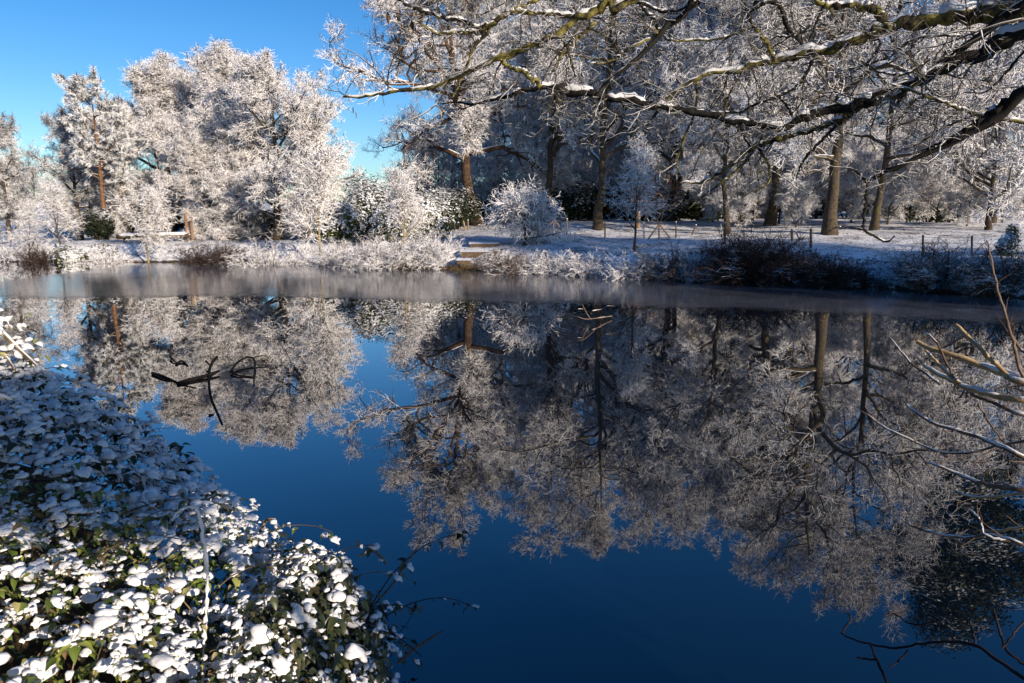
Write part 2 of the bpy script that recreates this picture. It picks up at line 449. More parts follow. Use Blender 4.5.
# ------------------------------------------------------------------ branching growth
def spawn(P, Rd, n, t0, t1, ang, angj, lr, K, wig, trop, rfac, rng, lmin=0.0, tip=0.3, taper=0.5, rmin=0.0, flat=0.0, dome=0.0, angt=0.0):
    N, Kp, _ = P.shape
    seg = np.linalg.norm(np.diff(P, axis=1), axis=2); Lp = seg.sum(1)
    idx = np.repeat(np.arange(N), n); C = len(idx)
    t = t0 + (t1 - t0) * ((np.tile(np.arange(n), N) + rng.random(C)) / n)
    f = t * (Kp - 1); i = np.minimum(f.astype(int), Kp - 2); w = (f - i)[:, None]
    A = P[idx, i]; B = P[idx, i + 1]
    st = A * (1 - w) + B * w; T = norm(B - A)
    rp = Rd[idx, i] * (1 - w[:, 0]) + Rd[idx, i + 1] * w[:, 0]
    rnd = rng.normal(size=(C, 3)); rnd[:, 2] *= (1 - flat)
    perp = norm(rnd - T * (rnd * T).sum(1, keepdims=True))
    a = np.radians(ang * (1 - angt * t) + angj * rng.normal(size=C))[:, None]
    d = norm(np.cos(a) * T + np.sin(a) * perp)
    L = np.maximum(Lp[idx] * lr * (1 - taper * t) * (1 - dome + dome * np.sin(np.pi * np.clip((t - t0 + 0.16) / (1.16 - t0), 0, 1))) * (0.65 + 0.7 * rng.random(C)), lmin * (0.6 + 0.8 * rng.random(C)))
    out = np.empty((C, K, 3)); out[:, 0] = st
    for k in range(1, K):
        d = norm(d + wig * rng.normal(size=(C, 3)) + np.array([0, 0, trop]))
        out[:, k] = out[:, k - 1] + d * (L / (K - 1))[:, None]
    r0 = np.maximum(np.minimum(rp * 0.75, L * rfac), rmin)
    Rn = r0[:, None] * np.linspace(1, tip, K)[None]
    return out, Rn

def trunk_line(H, r, rng, K=14, wig=0.04, lean=(0, 0), flare=1.5):
    t = np.linspace(0, 1, K)
    off = np.cumsum(rng.normal(size=(K, 2)) * wig * H / K, 0); off -= off[0]
    P = np.stack([off[:, 0] + lean[0] * H * t, off[:, 1] + lean[1] * H * t, H * t], 1)[None]
    Rd = r * (1 - 0.88 * t ** 1.1); Rd[0] *= flare; Rd[1] *= 1 + (flare - 1) * 0.25
    return P, Rd[None]

def tree_meshes(name, seed, H, r, levels, lean=(0, 0), wig=0.05, trunk_m='trunk', twig_m='twig', th=0.82, nwood=1):
    """levels: list of spawn kwargs; the first goes with the trunk, the rest are crown"""
    rng = np.random.default_rng(seed)
    P0, R0 = trunk_line(H * th, r, rng, wig=wig, lean=lean)
    tk, cr = MB(), MB()
    tk.add(*tubes(P0, R0, 10))
    P, Rd = P0, R0
    for k, lv in enumerate(levels):
        P, Rd = spawn(P, Rd, rng=rng, **lv)
        s = (7, 5, 3, 3, 3)[k]
        (tk if k < nwood else cr).add(*tubes(P, Rd, s))
    return tk.mesh(name + '_trunk', M[trunk_m]), cr.mesh(name + '_crown', M[twig_m], False)

def oak_levels(n1=20, a1=62, l1=0.46, t0=0.22, trop1=0.04, n2=11, n3=11, n4=10, w1=0.26, rt=0.0105, tw=0.3):
    return [dict(n=n1, t0=t0, t1=0.99, ang=a1 * 1.15, angj=12, lr=l1, K=14, wig=w1, trop=trop1, rfac=0.032, taper=0.1, dome=0.5, angt=0.5),
            dict(n=n2, t0=0.3, t1=1.0, ang=46, angj=16, lr=0.5, K=9, wig=0.28, trop=0.05, rfac=0.026, lmin=0.8, tip=0.25),
            dict(n=n3, t0=0.3, t1=1.0, ang=50, angj=18, lr=0.46, K=6, wig=0.26, trop=0.03, rfac=0.02, lmin=0.55, rmin=rt * 1.2),
            dict(n=n4, t0=0.25, t1=1.0, ang=55, angj=20, lr=0.5, K=3, wig=0.24, trop=0.0, rfac=0.03, lmin=tw, rmin=rt, tip=0.6)]

def shape_levels(n1=16, a1=58, l1=0.55, t0=0.25, trop1=0.05, n2=9, n3=10, n4=13, l2=0.48, l3=0.42, tw=0.36, rt=0.012, trop4=0.0, w1=0.16):
    return [dict(n=n1, t0=t0, t1=0.99, ang=a1 * 1.15, angj=10, lr=l1, K=10, wig=w1, trop=trop1, rfac=0.026, taper=0.12, dome=0.55, angt=0.5),
            dict(n=n2, t0=0.2, t1=1.0, ang=48, angj=14, lr=l2, K=7, wig=0.2, trop=0.04, rfac=0.022, lmin=0.6),
            dict(n=n3, t0=0.15, t1=1.0, ang=50, angj=16, lr=l3, K=5, wig=0.2, trop=0.02, rfac=0.02, lmin=0.5, rmin=rt * 1.3),
            dict(n=n4, t0=0.1, t1=1.0, ang=55, angj=18, lr=0.5, K=3, wig=0.22, trop=trop4, rfac=0.03, lmin=tw, rmin=rt, tip=0.6)]

TM = {}
TM['oak1'] = tree_meshes('spreading_tree', 11, 19, 0.3, oak_levels(n1=22, a1=64, l1=0.48), twig_m='twig_bare', wig=0.1, nwood=2)
TM['oak2'] = tree_meshes('wood_tree', 12, 20, 0.24, oak_levels(n1=22, a1=54, l1=0.38, t0=0.2, trop1=0.06), twig_m='twig_bare', wig=0.08, nwood=2)
TM['oak3'] = tree_meshes('wood_tree', 13, 18, 0.19, oak_levels(n1=20, a1=60, l1=0.42), twig_m='twig_bare', wig=0.11, nwood=2)
TM['oakw'] = tree_meshes('white_tree', 22, 18.5, 0.24, oak_levels(n1=22, a1=64, l1=0.46), wig=0.1, nwood=2)
TM['lean'] = tree_meshes('leaning_tree', 14, 16, 0.36, oak_levels(n1=22, a1=70, l1=0.54, t0=0.3, n4=13, trop1=0.02), lean=(-0.15, 0.0), wig=0.13, trunk_m='trunk_brown', nwood=2)
TM['round1'] = tree_meshes('round_tree', 15, 10.5, 0.26, shape_levels(n1=30, a1=72, l1=0.56, t0=0.06, n2=12, n3=14, n4=10, l3=0.5, tw=0.26, rt=0.01, trop1=0.0))
TM['round2'] = tree_meshes('round_tree', 16, 11.5, 0.26, shape_levels(n1=28, a1=62, l1=0.44, t0=0.1, n2=12, n3=14, n4=9, l3=0.5, tw=0.26, rt=0.01, trop1=0.05))
TM['tall'] = tree_meshes('tall_tree', 17, 9, 0.17, shape_levels(n1=24, a1=62, l1=0.38, t0=0.12, n2=8, n3=9, n4=12, tw=0.26, rt=0.011))
TM['grey'] = tree_meshes('grey_tree', 23, 9, 0.17, shape_levels(n1=24, a1=64, l1=0.42, t0=0.12, n2=8, n3=10, n4=13, tw=0.24, rt=0.009), twig_m='twig_grey')
TM['sapling'] = tree_meshes('sapling', 18, 4.2, 0.055, shape_levels(n1=16, a1=45, l1=0.5, t0=0.25, n2=7, n3=6, n4=5, tw=0.16, rt=0.008), trunk_m='trunk_pale')
TM['sapling_dark'] = tree_meshes('sapling', 19, 4.4, 0.06, shape_levels(n1=12, a1=45, l1=0.45, t0=0.25, n2=7, n3=6, n4=4, tw=0.16, rt=0.007), twig_m='twig_bare')
TM['thorn'] = tree_meshes('thorn', 20, 2.6, 0.11, shape_levels(n1=22, a1=74, l1=1.3, t0=0.2, n2=9, n3=7, n4=4, tw=0.18, rt=0.0105, trop1=0.03, w1=0.12), th=0.5)
TM['under'] = tree_meshes('undergrowth_tree', 21, 6, 0.09, shape_levels(n1=20, a1=60, l1=0.6, t0=0.08, n2=8, n3=9, n4=10, tw=0.25, rt=0.011), twig_m='twig_bare')

def tree_thing(kind, name, label, pos, rz=0.0, sc=1.0, group=None, cat='tree', tilt=None, sz=None):
    o = empty(name, pos, rz, sc)
    if sz: o.scale = (sc, sc, sz)
    if tilt: o.rotation_euler = (tilt[0], tilt[1], rz)
    t, c = TM[kind]
    link('trunk', t, o); link('crown', c, o)
    return tag(o, label, cat, group)

# leaf clouds for evergreens
def leaf_cloud(rng, lobes, n, size, flat=0.6, shell=0.35):
    """lobes (x,y,z,rx,ry,rz): little leaf quads through the outer shell of every lobe"""
    lob = np.array(lobes, float)
    wts = (lob[:, 3] * lob[:, 4] + lob[:, 3] * lob[:, 5]); wts /= wts.sum()
    k = rng.choice(len(lob), n, p=wts)
    d = norm(rng.normal(size=(n, 3)))
    rr = 1 - shell * rng.random(n) ** 1.5 + 0.12 * rng.normal(size=n)
    c = lob[k, :3] + d * lob[k, 3:] * rr[:, None]
    nrm = norm(d * 0.8 + rng.normal(size=(n, 3)) * 0.2 + np.array([0, 0, flat]))
    t = norm(np.cross(nrm, rng.normal(size=(n, 3)))); b = np.cross(nrm, t)
    s = size * (0.6 + 0.8 * rng.random(n))[:, None]
    w = s * 0.42
    V = np.stack([c - t * s, c + b * w - nrm * s * 0.04, c + t * s - nrm * s * 0.1, c - b * w - nrm * s * 0.04], 1).reshape(-1, 3)
    return V, np.arange(4 * n).reshape(n, 4)[:, ::-1]

def evergreen(name, label, pos, lobes, n, size, mat, seed, group=None, cat='shrub', stem_h=1.0, stem_r=0.06, flat=0.6, nst=6):
    rng = np.random.default_rng(seed)
    o = tag(empty(name, pos), label, cat, group)
    mb = MB(); mb.add(*leaf_cloud(rng, lobes, int(n * 1.5), size * 0.8, flat)); mb.build('foliage', M[mat], o, False)
    st = MB()
    for l in lobes[:nst] if nst > 1 else [max(lobes, key=lambda q: q[2])]:
        p = catmull([(l[0] * 0.15, l[1] * 0.15, 0), (l[0] * 0.5, l[1] * 0.5, l[2] * 0.5), (l[0], l[1], l[2])], 6)
        st.add(*tubes(p[None], (stem_r * np.linspace(1, 0.4, 6))[None], 6))
    st.build('stem', M['trunk'], o)
    return o

def lobes_dome(rng, w, d, h, k):
    out = []
    for _ in range(k):
        a, q = rng.random() * 2 * math.pi, rng.random() ** 0.5
        x, y = math.cos(a) * q * w * 0.34, math.sin(a) * q * d * 0.34
        z = h * (0.3 + 0.38 * rng.random() * (1 - 0.5 * q))
        s = 0.22 + 0.12 * rng.random()
        out.append((x, y, z, w * s, d * s, h * s * 1.05))
    return out

def twig_shrub(name, label, pos, w, h, nst, seed, mat='twig', group=None, dens=(7, 7), droop=-0.14, leaves=None, cat='bush', rt=0.007, d=None, rz=0.0):
    """many stems arching out of one stool, each with two orders of twigs"""
    rng = np.random.default_rng(seed); d = d or w * 0.8
    o = tag(empty(name, pos, rz), label, cat, group)
    K = 7
    P = np.empty((nst, K, 3))
    a = rng.random(nst) * 2 * math.pi; q = rng.random(nst) ** 0.6
    P[:, 0, 0] = np.cos(a) * q * w * 0.24; P[:, 0, 1] = np.sin(a) * q * d * 0.24; P[:, 0, 2] = -0.1
    dirn = norm(np.stack([np.cos(a) * q * 0.9, np.sin(a) * q * 0.9, np.full(nst, 0.85)], 1) + rng.normal(size=(nst, 3)) * 0.18)
    L = np.hypot(h, w * 0.35) * (0.6 + 0.5 * rng.random(nst)); 
    for k in range(1, K):
        P[:, k] = P[:, k - 1] + dirn * (L / (K - 1))[:, None]
        dirn = norm(dirn + rng.normal(size=(nst, 3)) * 0.12 + np.array([0, 0, droop]))
    Rs = np.full((nst, 1), rt * 1.8) * np.linspace(1, 0.5, K)[None]
    st, tw = MB(), MB()
    st.add(*tubes(P, Rs, 4))
    P2, R2 = spawn(P, Rs, n=dens[0], t0=0.2, t1=1, ang=48, angj=15, lr=0.4, K=4, wig=0.2, trop=0.02, rfac=0.05, rng=rng, lmin=0.2, rmin=rt)
    P3, R3 = spawn(P2, R2, n=dens[1], t0=0.15, t1=1, ang=52, angj=18, lr=0.5, K=3, wig=0.2, trop=0.0, rfac=0.05, rng=rng, lmin=0.14, rmin=rt * 0.8, tip=0.6)
    tw.add(*tubes(P2, R2, 3)); tw.add(*tubes(P3, R3, 3))
    st.build('stem', M[mat], o, False); tw.build('twigs', M[mat], o, False)
    if leaves:
        n, mt, size = leaves
        pts = P3[rng.integers(0, len(P3), n), rng.integers(0, 3, n)]
        nr = norm(rng.normal(size=(n, 3))); t = norm(np.cross(nr, rng.normal(size=(n, 3)))); b = np.cross(nr, t)
        s = size * (0.6 + 0.8 * rng.random(n))[:, None]
        V = np.stack([pts, pts + t * s * 0.5 + b * s * 0.3, pts + t * s - nr * s * 0.2, pts + t * s * 0.5 - b * s * 0.3], 1).reshape(-1, 3)
        lf = MB(); lf.add(V, np.arange(4 * n).reshape(n, 4)); lf.build('leaves', M[mt], o, False)
    return o

# ------------------------------------------------------------------ far bank, left group
tree_thing('grey', 'frosted_tree', 'grey frosted tree at the picture edge beside the open field', stand(10, 40), 0.4, 0.78)
tree_thing('tall', 'frosted_tree', 'slim grey frosted tree behind the grey tree by the open field', stand(18, 50), 2.0, 0.6)
tree_thing('grey', 'frosted_tree', 'frosted tree with an ivy dark trunk just left of the orange pine', stand(80, 40), 2.9, 0.82)
tree_thing('round2', 'frosted_tree', 'tall frosted tree rising highest behind the timber rail', stand(172, 44), 1.1, 0.98)
tree_thing('round2', 'frosted_tree', 'tall white tree with an upright top behind the big round tree', stand(236, 42), 3.6, 1.02)
tree_thing('round1', 'frosted_tree', 'big round white tree with boughs sweeping down to the pond', stand(278, 37), 5.0, 0.84)
tree_thing('round1', 'frosted_tree', 'low white tree between the timber rail and the big round tree', stand(218, 38), 2.2, 0.6)
tree_thing('tall', 'frosted_tree', 'slender white tree between the pine and the tall rail side tree', stand(128, 44), 1.3, 0.95)
tree_thing('sapling', 'sapling', 'small lit sapling with a forked yellow trunk at the waterside', stand(319, 31.5), 0.6, 1.2)
tree_thing('sapling', 'sapling', 'pale leaning sapling in front of the timber rail', stand(146, 32.6), 2.5, 0.84, tilt=(0, -0.12))
tree_thing('sapling_dark', 'sapling', 'thin dark sapling in the gap before the open field', stand(60, 34), 1.5, 0.8, tilt=(0, -0.12))
tree_thing('sapling_dark', 'sapling', 'thin dark leaning sapling at the foot of the grey edge tree', stand(27, 33.5), 4.5, 0.6, tilt=(0, -0.15))
tree_thing('sapling', 'sapling', 'white sapling with a straight stem over the snowed waterside mound', stand(404, 30), 4.1, 0.84)

tree_thing('round1', 'frosted_tree', 'white tree filling the gap behind the orange pine', stand(118, 46), 0.9, 0.78)
tree_thing('round2', 'frosted_tree', 'white tree between the two tallest white trees', stand(205, 47), 5.2, 0.95)
tree_thing('round2', 'frosted_tree', 'white tree at the right shoulder of the big round tree', stand(312, 41), 0.2, 0.66)

for i, (px, Y, s) in enumerate([(38, 150, 1.0), (52, 170, 0.8), (66, 160, 0.9), (84, 150, 1.0), (100, 165, 1.1), (20, 160, 1.0)]):
    tree_thing('grey', 'frosted_tree', 'far grey tree on the skyline of the snowy field', stand(px, Y), i * 1.9, s, 'far trees beyond the snowy field')

def pine():
    rng = np.random.default_rng(31)
    o = tag(empty('pine_tree', stand(106, 38)), 'pine with a straight orange trunk beside the timber rail', 'tree')
    P0, R0 = trunk_line(8.2, 0.13, rng, wig=0.02, flare=1.2)
    tk = MB(); tk.add(*tubes(P0, R0, 10)); tk.build('trunk', M['trunk_pine'], o)
    br, nl = MB(), MB()
    P1, R1 = spawn(P0, R0, n=40, t0=0.36, t1=1, ang=78, angj=10, lr=0.32, K=6, wig=0.12, trop=0.05, rfac=0.02, rng=rng)
    P2, R2 = spawn(P1, R1, n=9, t0=0.25, t1=1, ang=50, angj=14, lr=0.35, K=4, wig=0.2, trop=0.05, rfac=0.02, rng=rng, lmin=0.35, rmin=0.01)
    P3, R3 = spawn(P2, R2, n=80, t0=0.05, t1=1, ang=50, angj=14, lr=0.2, K=2, wig=0.2, trop=0.05, rfac=0.06, rng=rng, lmin=0.2, rmin=0.012)
    br.add(*tubes(P1, R1, 5)); br.add(*tubes(P2, R2, 3)); nl.add(*tubes(P3, R3, 3))
    br.build('branches', M['trunk_pine'], o); nl.build('crown', M['needle'], o, False)
pine()

# evergreens among the left trees
rg = np.random.default_rng(5)
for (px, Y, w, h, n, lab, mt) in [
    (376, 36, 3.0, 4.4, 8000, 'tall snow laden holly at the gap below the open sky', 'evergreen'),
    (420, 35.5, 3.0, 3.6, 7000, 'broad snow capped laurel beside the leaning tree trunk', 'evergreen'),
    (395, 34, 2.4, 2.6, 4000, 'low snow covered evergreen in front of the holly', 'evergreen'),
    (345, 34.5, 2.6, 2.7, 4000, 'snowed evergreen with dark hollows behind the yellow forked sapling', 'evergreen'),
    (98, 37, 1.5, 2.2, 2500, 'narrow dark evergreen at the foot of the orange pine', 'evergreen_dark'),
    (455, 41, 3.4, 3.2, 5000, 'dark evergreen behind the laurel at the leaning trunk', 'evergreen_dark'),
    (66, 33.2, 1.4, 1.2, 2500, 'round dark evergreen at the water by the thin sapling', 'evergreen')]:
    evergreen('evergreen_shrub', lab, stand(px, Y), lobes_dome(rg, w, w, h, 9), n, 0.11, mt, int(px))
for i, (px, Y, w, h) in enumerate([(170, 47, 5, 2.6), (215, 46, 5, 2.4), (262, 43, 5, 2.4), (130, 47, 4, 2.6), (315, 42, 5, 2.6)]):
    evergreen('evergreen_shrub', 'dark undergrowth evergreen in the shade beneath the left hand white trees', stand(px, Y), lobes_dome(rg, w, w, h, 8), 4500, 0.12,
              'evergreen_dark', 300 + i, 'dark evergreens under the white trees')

# ------------------------------------------------------------------ wood behind the lawn
tree_thing('lean', 'frosted_tree', 'old leaning tree with a thick brown trunk beside the laurel', stand(478, 43), 0.0, 1.0)
tree_thing('oakw', 'frosted_tree', 'straight mossy tree standing alone on the lawn', stand(598, 38), 0.7, 0.92)
o = tree_thing('oak1', 'frosted_tree', 'massive tree with a thick golden trunk near the bank', stand(829, 30.5), 1.9, 0.84)
mid = [(548, 43, 'oakw', 0.96, 'white crowned tree between the leaning tree and the lone lawn tree'),
       (668, 44, 'oakw', 1.0, 'white crowned tall tree above the orange leaved young oak'),
       (727, 33, 'oak3', 0.72, 'slim leaning trunked tree at the lawn edge beside a fence post'),
       (741, 40, 'oak2', 0.8, 'narrow tree just right of the slim leaning trunk'),
       (749, 43, 'oak3', 0.9, 'lit narrow tree behind the dark round bush'),
       (769, 37, 'oak1', 0.86, 'dark thick trunk rising straight behind the dark round bush'),
       (787, 41, 'oak3', 0.85, 'pale lit trunk to the right of the dark thick trunk'),
       (803, 44, 'oak2', 0.85, 'thin brown trunk left of the massive golden trunk'),
       (873, 32, 'oak3', 0.9, 'golden slender trunk right of the massive tree'),
       (987, 31, 'under', 1.35, 'thin black trunk in front of the bright field gap'),
       (676, 47, 'oak2', 0.9, 'short lit trunk under the mossy hanging bough tips'),
       (648, 52, 'oak1', 0.86, 'dark trunk behind the orange leaved young oak')]
for i, (px, Y, k, s, lab) in enumerate(mid):
    tree_thing(k, 'frosted_tree', lab, stand(px, Y), i * 1.37, s * 0.92, sz=s)
back = [(452, 60), (470, 68), (500, 58), (530, 70), (560, 60), (590, 76), (615, 62), (640, 78), (680, 64), (705, 80), (730, 60), (765, 72), (800, 62), (835, 78),
        (860, 56), (900, 66), (930, 52), (945, 76), (1050, 72), (1040, 56), (1080, 62), (470, 82), (770, 92), (900, 92), (600, 95)]
for i, (px, Y) in enumerate(back):
    tree_thing(('oak1', 'oakw', 'oak2', 'oak3', 'oakw')[i % 5] if px < 700 else ('oak1', 'oak2', 'oak3')[i % 3], 'frosted_tree', 'bare frosted tree deep in the wood beyond the lawn', stand(px, Y), i * 2.1, 0.88 + 0.22 * ((i * 7) % 5) / 5,
               'frosted trees in the wood beyond the lawn')
for i, (px, Y, w, h) in enumerate([(470, 62, 8, 4.5), (520, 56, 7, 4), (560, 58, 8, 4.6), (612, 60, 8, 4.4), (650, 57, 7, 3.6), (700, 60, 8, 4), (745, 62, 8, 4.2), (800, 60, 8, 4),
                                   (845, 56, 7, 4.2), (900, 50, 6, 5), (925, 39.5, 4.0, 3.8), (645, 46.5, 5, 3.0), (697, 47.5, 4.5, 2.8), (570, 46, 4.5, 3.0), (1040, 60, 5, 3.2)]):
    evergreen('evergreen_shrub', 'dark evergreen bush in the hedge line behind the lawn', stand(px, Y), lobes_dome(rg, w, w * 0.6, h, 10), 6500, 0.17, 'evergreen_dark', 400 + i,
              'dark evergreens behind the lawn')
for i, (px, Y, s) in enumerate([(505, 50, .9), (545, 47, 1), (575, 54, 1.1), (625, 50, .9), (690, 54, 1), (757, 52, 1), (815, 52, .9), (850, 50, 1), (905, 46, .9), (950, 44, 1),
                                (1040, 44, 1), (440, 48, 1), (665, 60, 1.2), (600, 58, 1.2), (735, 60, 1.2),
                                (712, 40, .5), (738, 36, .45), (778, 38, .55), (795, 35, .4), (850, 37, .55), (886, 34, .5), (905, 38, .6), (935, 36, .5), (965, 33, .42), (1000, 38, .6)]):
    tree_thing('under', 'frosted_tree', 'low frosted undergrowth tree among the trunks beyond the lawn', stand(px, Y), i * 2.3, s, 'undergrowth trees beyond the lawn')
for i, (px, Y, w, h) in enumerate([(440, 84, 14, 6), (510, 90, 14, 6), (580, 88, 14, 5.5), (650, 92, 15, 6), (720, 90, 14, 5.5), (790, 92, 15, 6), (860, 88, 14, 6), (920, 80, 9, 6), (1075, 84, 10, 6)]):
    evergreen('evergreen_shrub', 'tall dark evergreen closing the far side of the wood', stand(px, Y), lobes_dome(rg, w, w * 0.5, h, 10), 6000, 0.3, 'evergreen_dark', 500 + i,
              'tall dark evergreens behind the wood')
# dark conifer over the right hand bank, seen in the mirror of the water
evergreen('conifer', 'dark heavy topped conifer above the right bank mirrored in the water', stand(990, 34), [(0, 0, 9, 2.4, 2.4, 1.5), (1, 0, 12, 3, 3, 1.6), (-1, 0.5, 14.5, 2.8, 2.8, 1.5), (0.5, 0, 16.5, 2.4, 2.4, 1.4), (2.5, 0, 15, 2.5, 2.5, 1.3), (0, 0, 18, 1.6, 1.6, 1.2)],
          18000, 0.15, 'conifer', 77, cat='tree', stem_r=0.2, nst=1)

# ------------------------------------------------------------------ lawn and bank plants
tree_thing('thorn', 'thorn_tree', 'small spreading thorn tree white with frost above the wooden steps', ground(526, 245) - (0, 0, 0.05), 0.3, 1.0)
tree_thing('sapling_dark', 'sapling', 'bare young tree with thin upright stems on the lawn bank', ground(634, 252), 1.0, 0.86)
def orange_oak():
    o = twig_shrub('young_oak', 'young oak still holding orange dead leaves on the lawn', stand(655, 42), 1.6, 3.4, 7, 61, 'twig_bare', leaves=(260, 'orange_leaf', 0.2), cat='tree', droop=0.02)
orange_oak()

for (px, Y, w, h, nst, mt, lab, lv) in [
    (101, 32.6, 1.7, 1.0, 46, 'twig', 'white frosted bush at the water under the orange pine', None),
    (40, 32.9, 1.8, 1.1, 40, 'shrub_dark', 'dark thinly snowed bush at the water by the grey tree', None),
    (8, 33.4, 2.2, 1.3, 34, 'twig_bare', 'grey tangled bush under the grey edge tree', None),
    (210, 32.0, 2.6, 1.3, 70, 'shrub_dark', 'dark shaded bush overhanging the water below the rail end', None),
    (270, 31.4, 1.7, 1.9, 60, 'twig', 'white drooping bush at the water right of the shaded one', None),
    (299, 31.2, 1.2, 0.9, 36, 'twig', 'white rounded bush left of the yellow forked sapling', None),
    (342, 30.6, 1.6, 1.2, 50, 'twig', 'low white mound bush right of the yellow forked sapling', None),
    (376, 29.6, 1.9, 1.5, 80, 'twig', 'broad white mound bush drooping to the ice', None),
    (408, 29.3, 1.6, 1.5, 64, 'twig', 'white mound bush below the straight stemmed sapling', None),
    (436, 29.2, 1.2, 1.3, 44, 'twig_bare', 'grey white bush just left of the wooden steps', None),
    (518, 26.7, 1.9, 0.9, 60, 'shrub_brown', 'brown thinly snowed bush below the thorn tree', None),
    (552, 26.6, 1.8, 0.85, 40, 'twig', 'white bush right of the brown one under the thorn tree', None),
    (583, 25.9, 1.4, 0.9, 46, 'twig', 'blue white snowed bush beside the stake on the bank', None),
    (598, 25.1, 1.1, 0.55, 26, 'twig_bare', 'low grass like bush with white tips before the lone lawn tree', None),
    (636, 24.8, 1.7, 0.9, 56, 'twig', 'white topped bush with a brown skirt under the bare young tree', None),
    (674, 24.2, 2.2, 1.2, 90, 'shrub_brown', 'brown bush with a lit snowy crown in the middle of the bank', None),
    (700, 23.8, 0.9, 0.5, 24, 'grass', 'tawny tuft trailing into the water beside the dark round bush', None),
    (752, 23.0, 2.2, 2.0, 170, 'shrub_dark', 'dark round bush with russet leaves at the water', (260, 'red_leaf', 0.07)),
    (787, 22.5, 1.5, 1.4, 80, 'shrub_dark', 'dark bush joined to the right side of the dark round one', (90, 'red_leaf', 0.06)),
    (832, 21.7, 2.1, 1.0, 110, 'shrub_dark', 'low dark bush with bluish snow tips at the water', None),
    (864, 21.1, 0.9, 0.6, 36, 'shrub_dark', 'small dark bush left of the sunlit snow slope', None),
    (940, 20.1, 1.9, 1.5, 90, 'shrub_brown', 'brown bush with red leaves right of the sunlit snow slope', (220, 'red_leaf', 0.055)),
    (974, 19.7, 0.9, 0.8, 34, 'shrub_brown', 'brown bush with fewer leaves before the thin black trunk', (70, 'red_leaf', 0.05)),
    (1010, 19.0, 1.6, 1.4, 80, 'shrub_brown', 'brown leafy bush at the end of the right bank', (160, 'red_leaf', 0.055))]:
    twig_shrub('bank_bush', lab, stand(px, Y), w, h * (1.1 if px < 700 else 0.95), int(nst * 1.2), int(px * 3 + 1), mt, leaves=lv)
evergreen('evergreen_shrub', 'dark green upright evergreen between brown bushes on the right bank', stand(1008, 21.6), [(0, 0, 0.4, 0.3, 0.3, 0.4), (0.05, 0, 0.75, 0.18, 0.18, 0.3), (-0.2, 0, 0.3, 0.2, 0.2, 0.3)], 900, 0.07, 'evergreen', 91)

def bank_grass():
    rng = np.random.default_rng(8)
    sh = catmull([on_z(px, py)[:2] for px, py in far_px], 600)
    n = 7000
    i = rng.integers(230, 599, n)
    p = sh[i] + rng.normal(size=(n, 2)) * 0.12
    p[:, 1] += 0.1 + 0.8 * rng.random(n) ** 2
    keep = vnoise(p[:, 0], p[:, 1], 1.4, 12) > 0.42
    p = p[keep]; n = len(p)
    z = height(p[:, 0], p[:, 1])
    P = np.empty((n, 4, 3)); P[:, 0] = np.c_[p, z - 0.03]
    d = norm(np.c_[rng.normal(size=(n, 2)) * 0.45, np.ones(n)] + np.array([0, -0.4, 0]))
    L = 0.2 + 0.3 * rng.random(n)
    for k in range(1, 4):
        P[:, k] = P[:, k - 1] + d * (L / 3)[:, None]
        d = norm(d + np.c_[rng.normal(size=(n, 2)) * 0.2, np.full(n, -0.35)] + np.array([0, -0.12, 0]))
    mb = MB(); mb.add(*tubes(P, np.full((n, 1), 0.006) * np.array([[1, .9, .7, .3]]), 3))
    tag(mb.build('bank_grass', M['grass'], None, False), 'dead brown grass fringing the far bank at the water', 'grass', kind='stuff')
bank_grass()

# ------------------------------------------------------------------ timber and stakes
def stick_line(a, b, r, mat, name, parent, s=6, snow=False):
    p = catmull([a, b], 5)
    mb = MB(); mb.add(*tubes(p[None], np.full((1, 5), r), s))
    V, Q = mb.V[0], mb.Q[0]
    n = len(V)
    mb.add([b + np.array([0, 0, 0.004])], np.zeros((0, 4), int))
    top = np.array([[n - s + k, n - s + (k + 1) % s, n, n] for k in range(s)])
    mb.Q = [Q]
    me = bpy.data.meshes.new(name)
    me.from_pydata([tuple(v) for v in np.vstack(mb.V)], [], [tuple(q) for q in Q] + [(t[0], t[1], t[2]) for t in top])
    me.materials.append(mat)
    return link(name, me, parent)

def post(px, yb, yt, label, mat='stake', wpx=1.6, pxt=None, group=None, name='stake', sc=0.25):
    g = ground(px, yb); Y = g[1]
    t = at(pxt if pxt is not None else px, yt, Y)
    o = tag(empty(name, g), label, 'post', group)
    loc = t - g
    stick_line(np.array([0, 0, -0.12]), loc, wpx * 0.5 * px_size(Y), M[mat], 'shaft', o)
    mb = MB(); v, q = tubes(np.array([[loc + (0, 0, -0.002), loc + (0, 0, 0.02), loc + (0, 0, 0.035)]]) , np.array([[wpx * 0.52, wpx * 0.5, 0.1]]) * px_size(Y), 6)
    mb.add(v, q); mb.build('snow_cap', M['snow'], o)
    return o
post(461, 228, 214, 'tan stake upright beside the leaning pale stick above the steps')
post(468, 230, 220, 'short tan stake right of the leaning pale stick above the steps')
post(466, 230, 215, 'pale leaning stick between two tan stakes above the steps', 'trunk_pale', 1.6, 462)
post(488, 230, 224, 'tiny dark stake on the snow behind the steps', 'post', 1.6)
post(567, 235, 219, 'lone tan stake right of the first tripod of stakes')
post(605, 238, 222, 'thin tan stake in front of the lone lawn tree')
post(638, 228, 212, 'thick orange brown stump post beside the bare young tree', 'stake', 5)
post(644, 239, 223, 'thin tan stake just left of the second tripod', 'stake', 1.3)
post(676, 238, 222, 'thin dark stake just right of the second tripod', 'post', 1.4)
post(691, 235, 225, 'short brown stake tilting right near the hanging mossy twigs', 'post', 1.6, 696)
post(725, 244, 223, 'slim dark fence post beside the slim leaning tree', 'post', 1.7, name='fence_post')
post(792, 241, 229, 'short dark fence post right of the dark bushes', 'post', 2.2, name='fence_post')
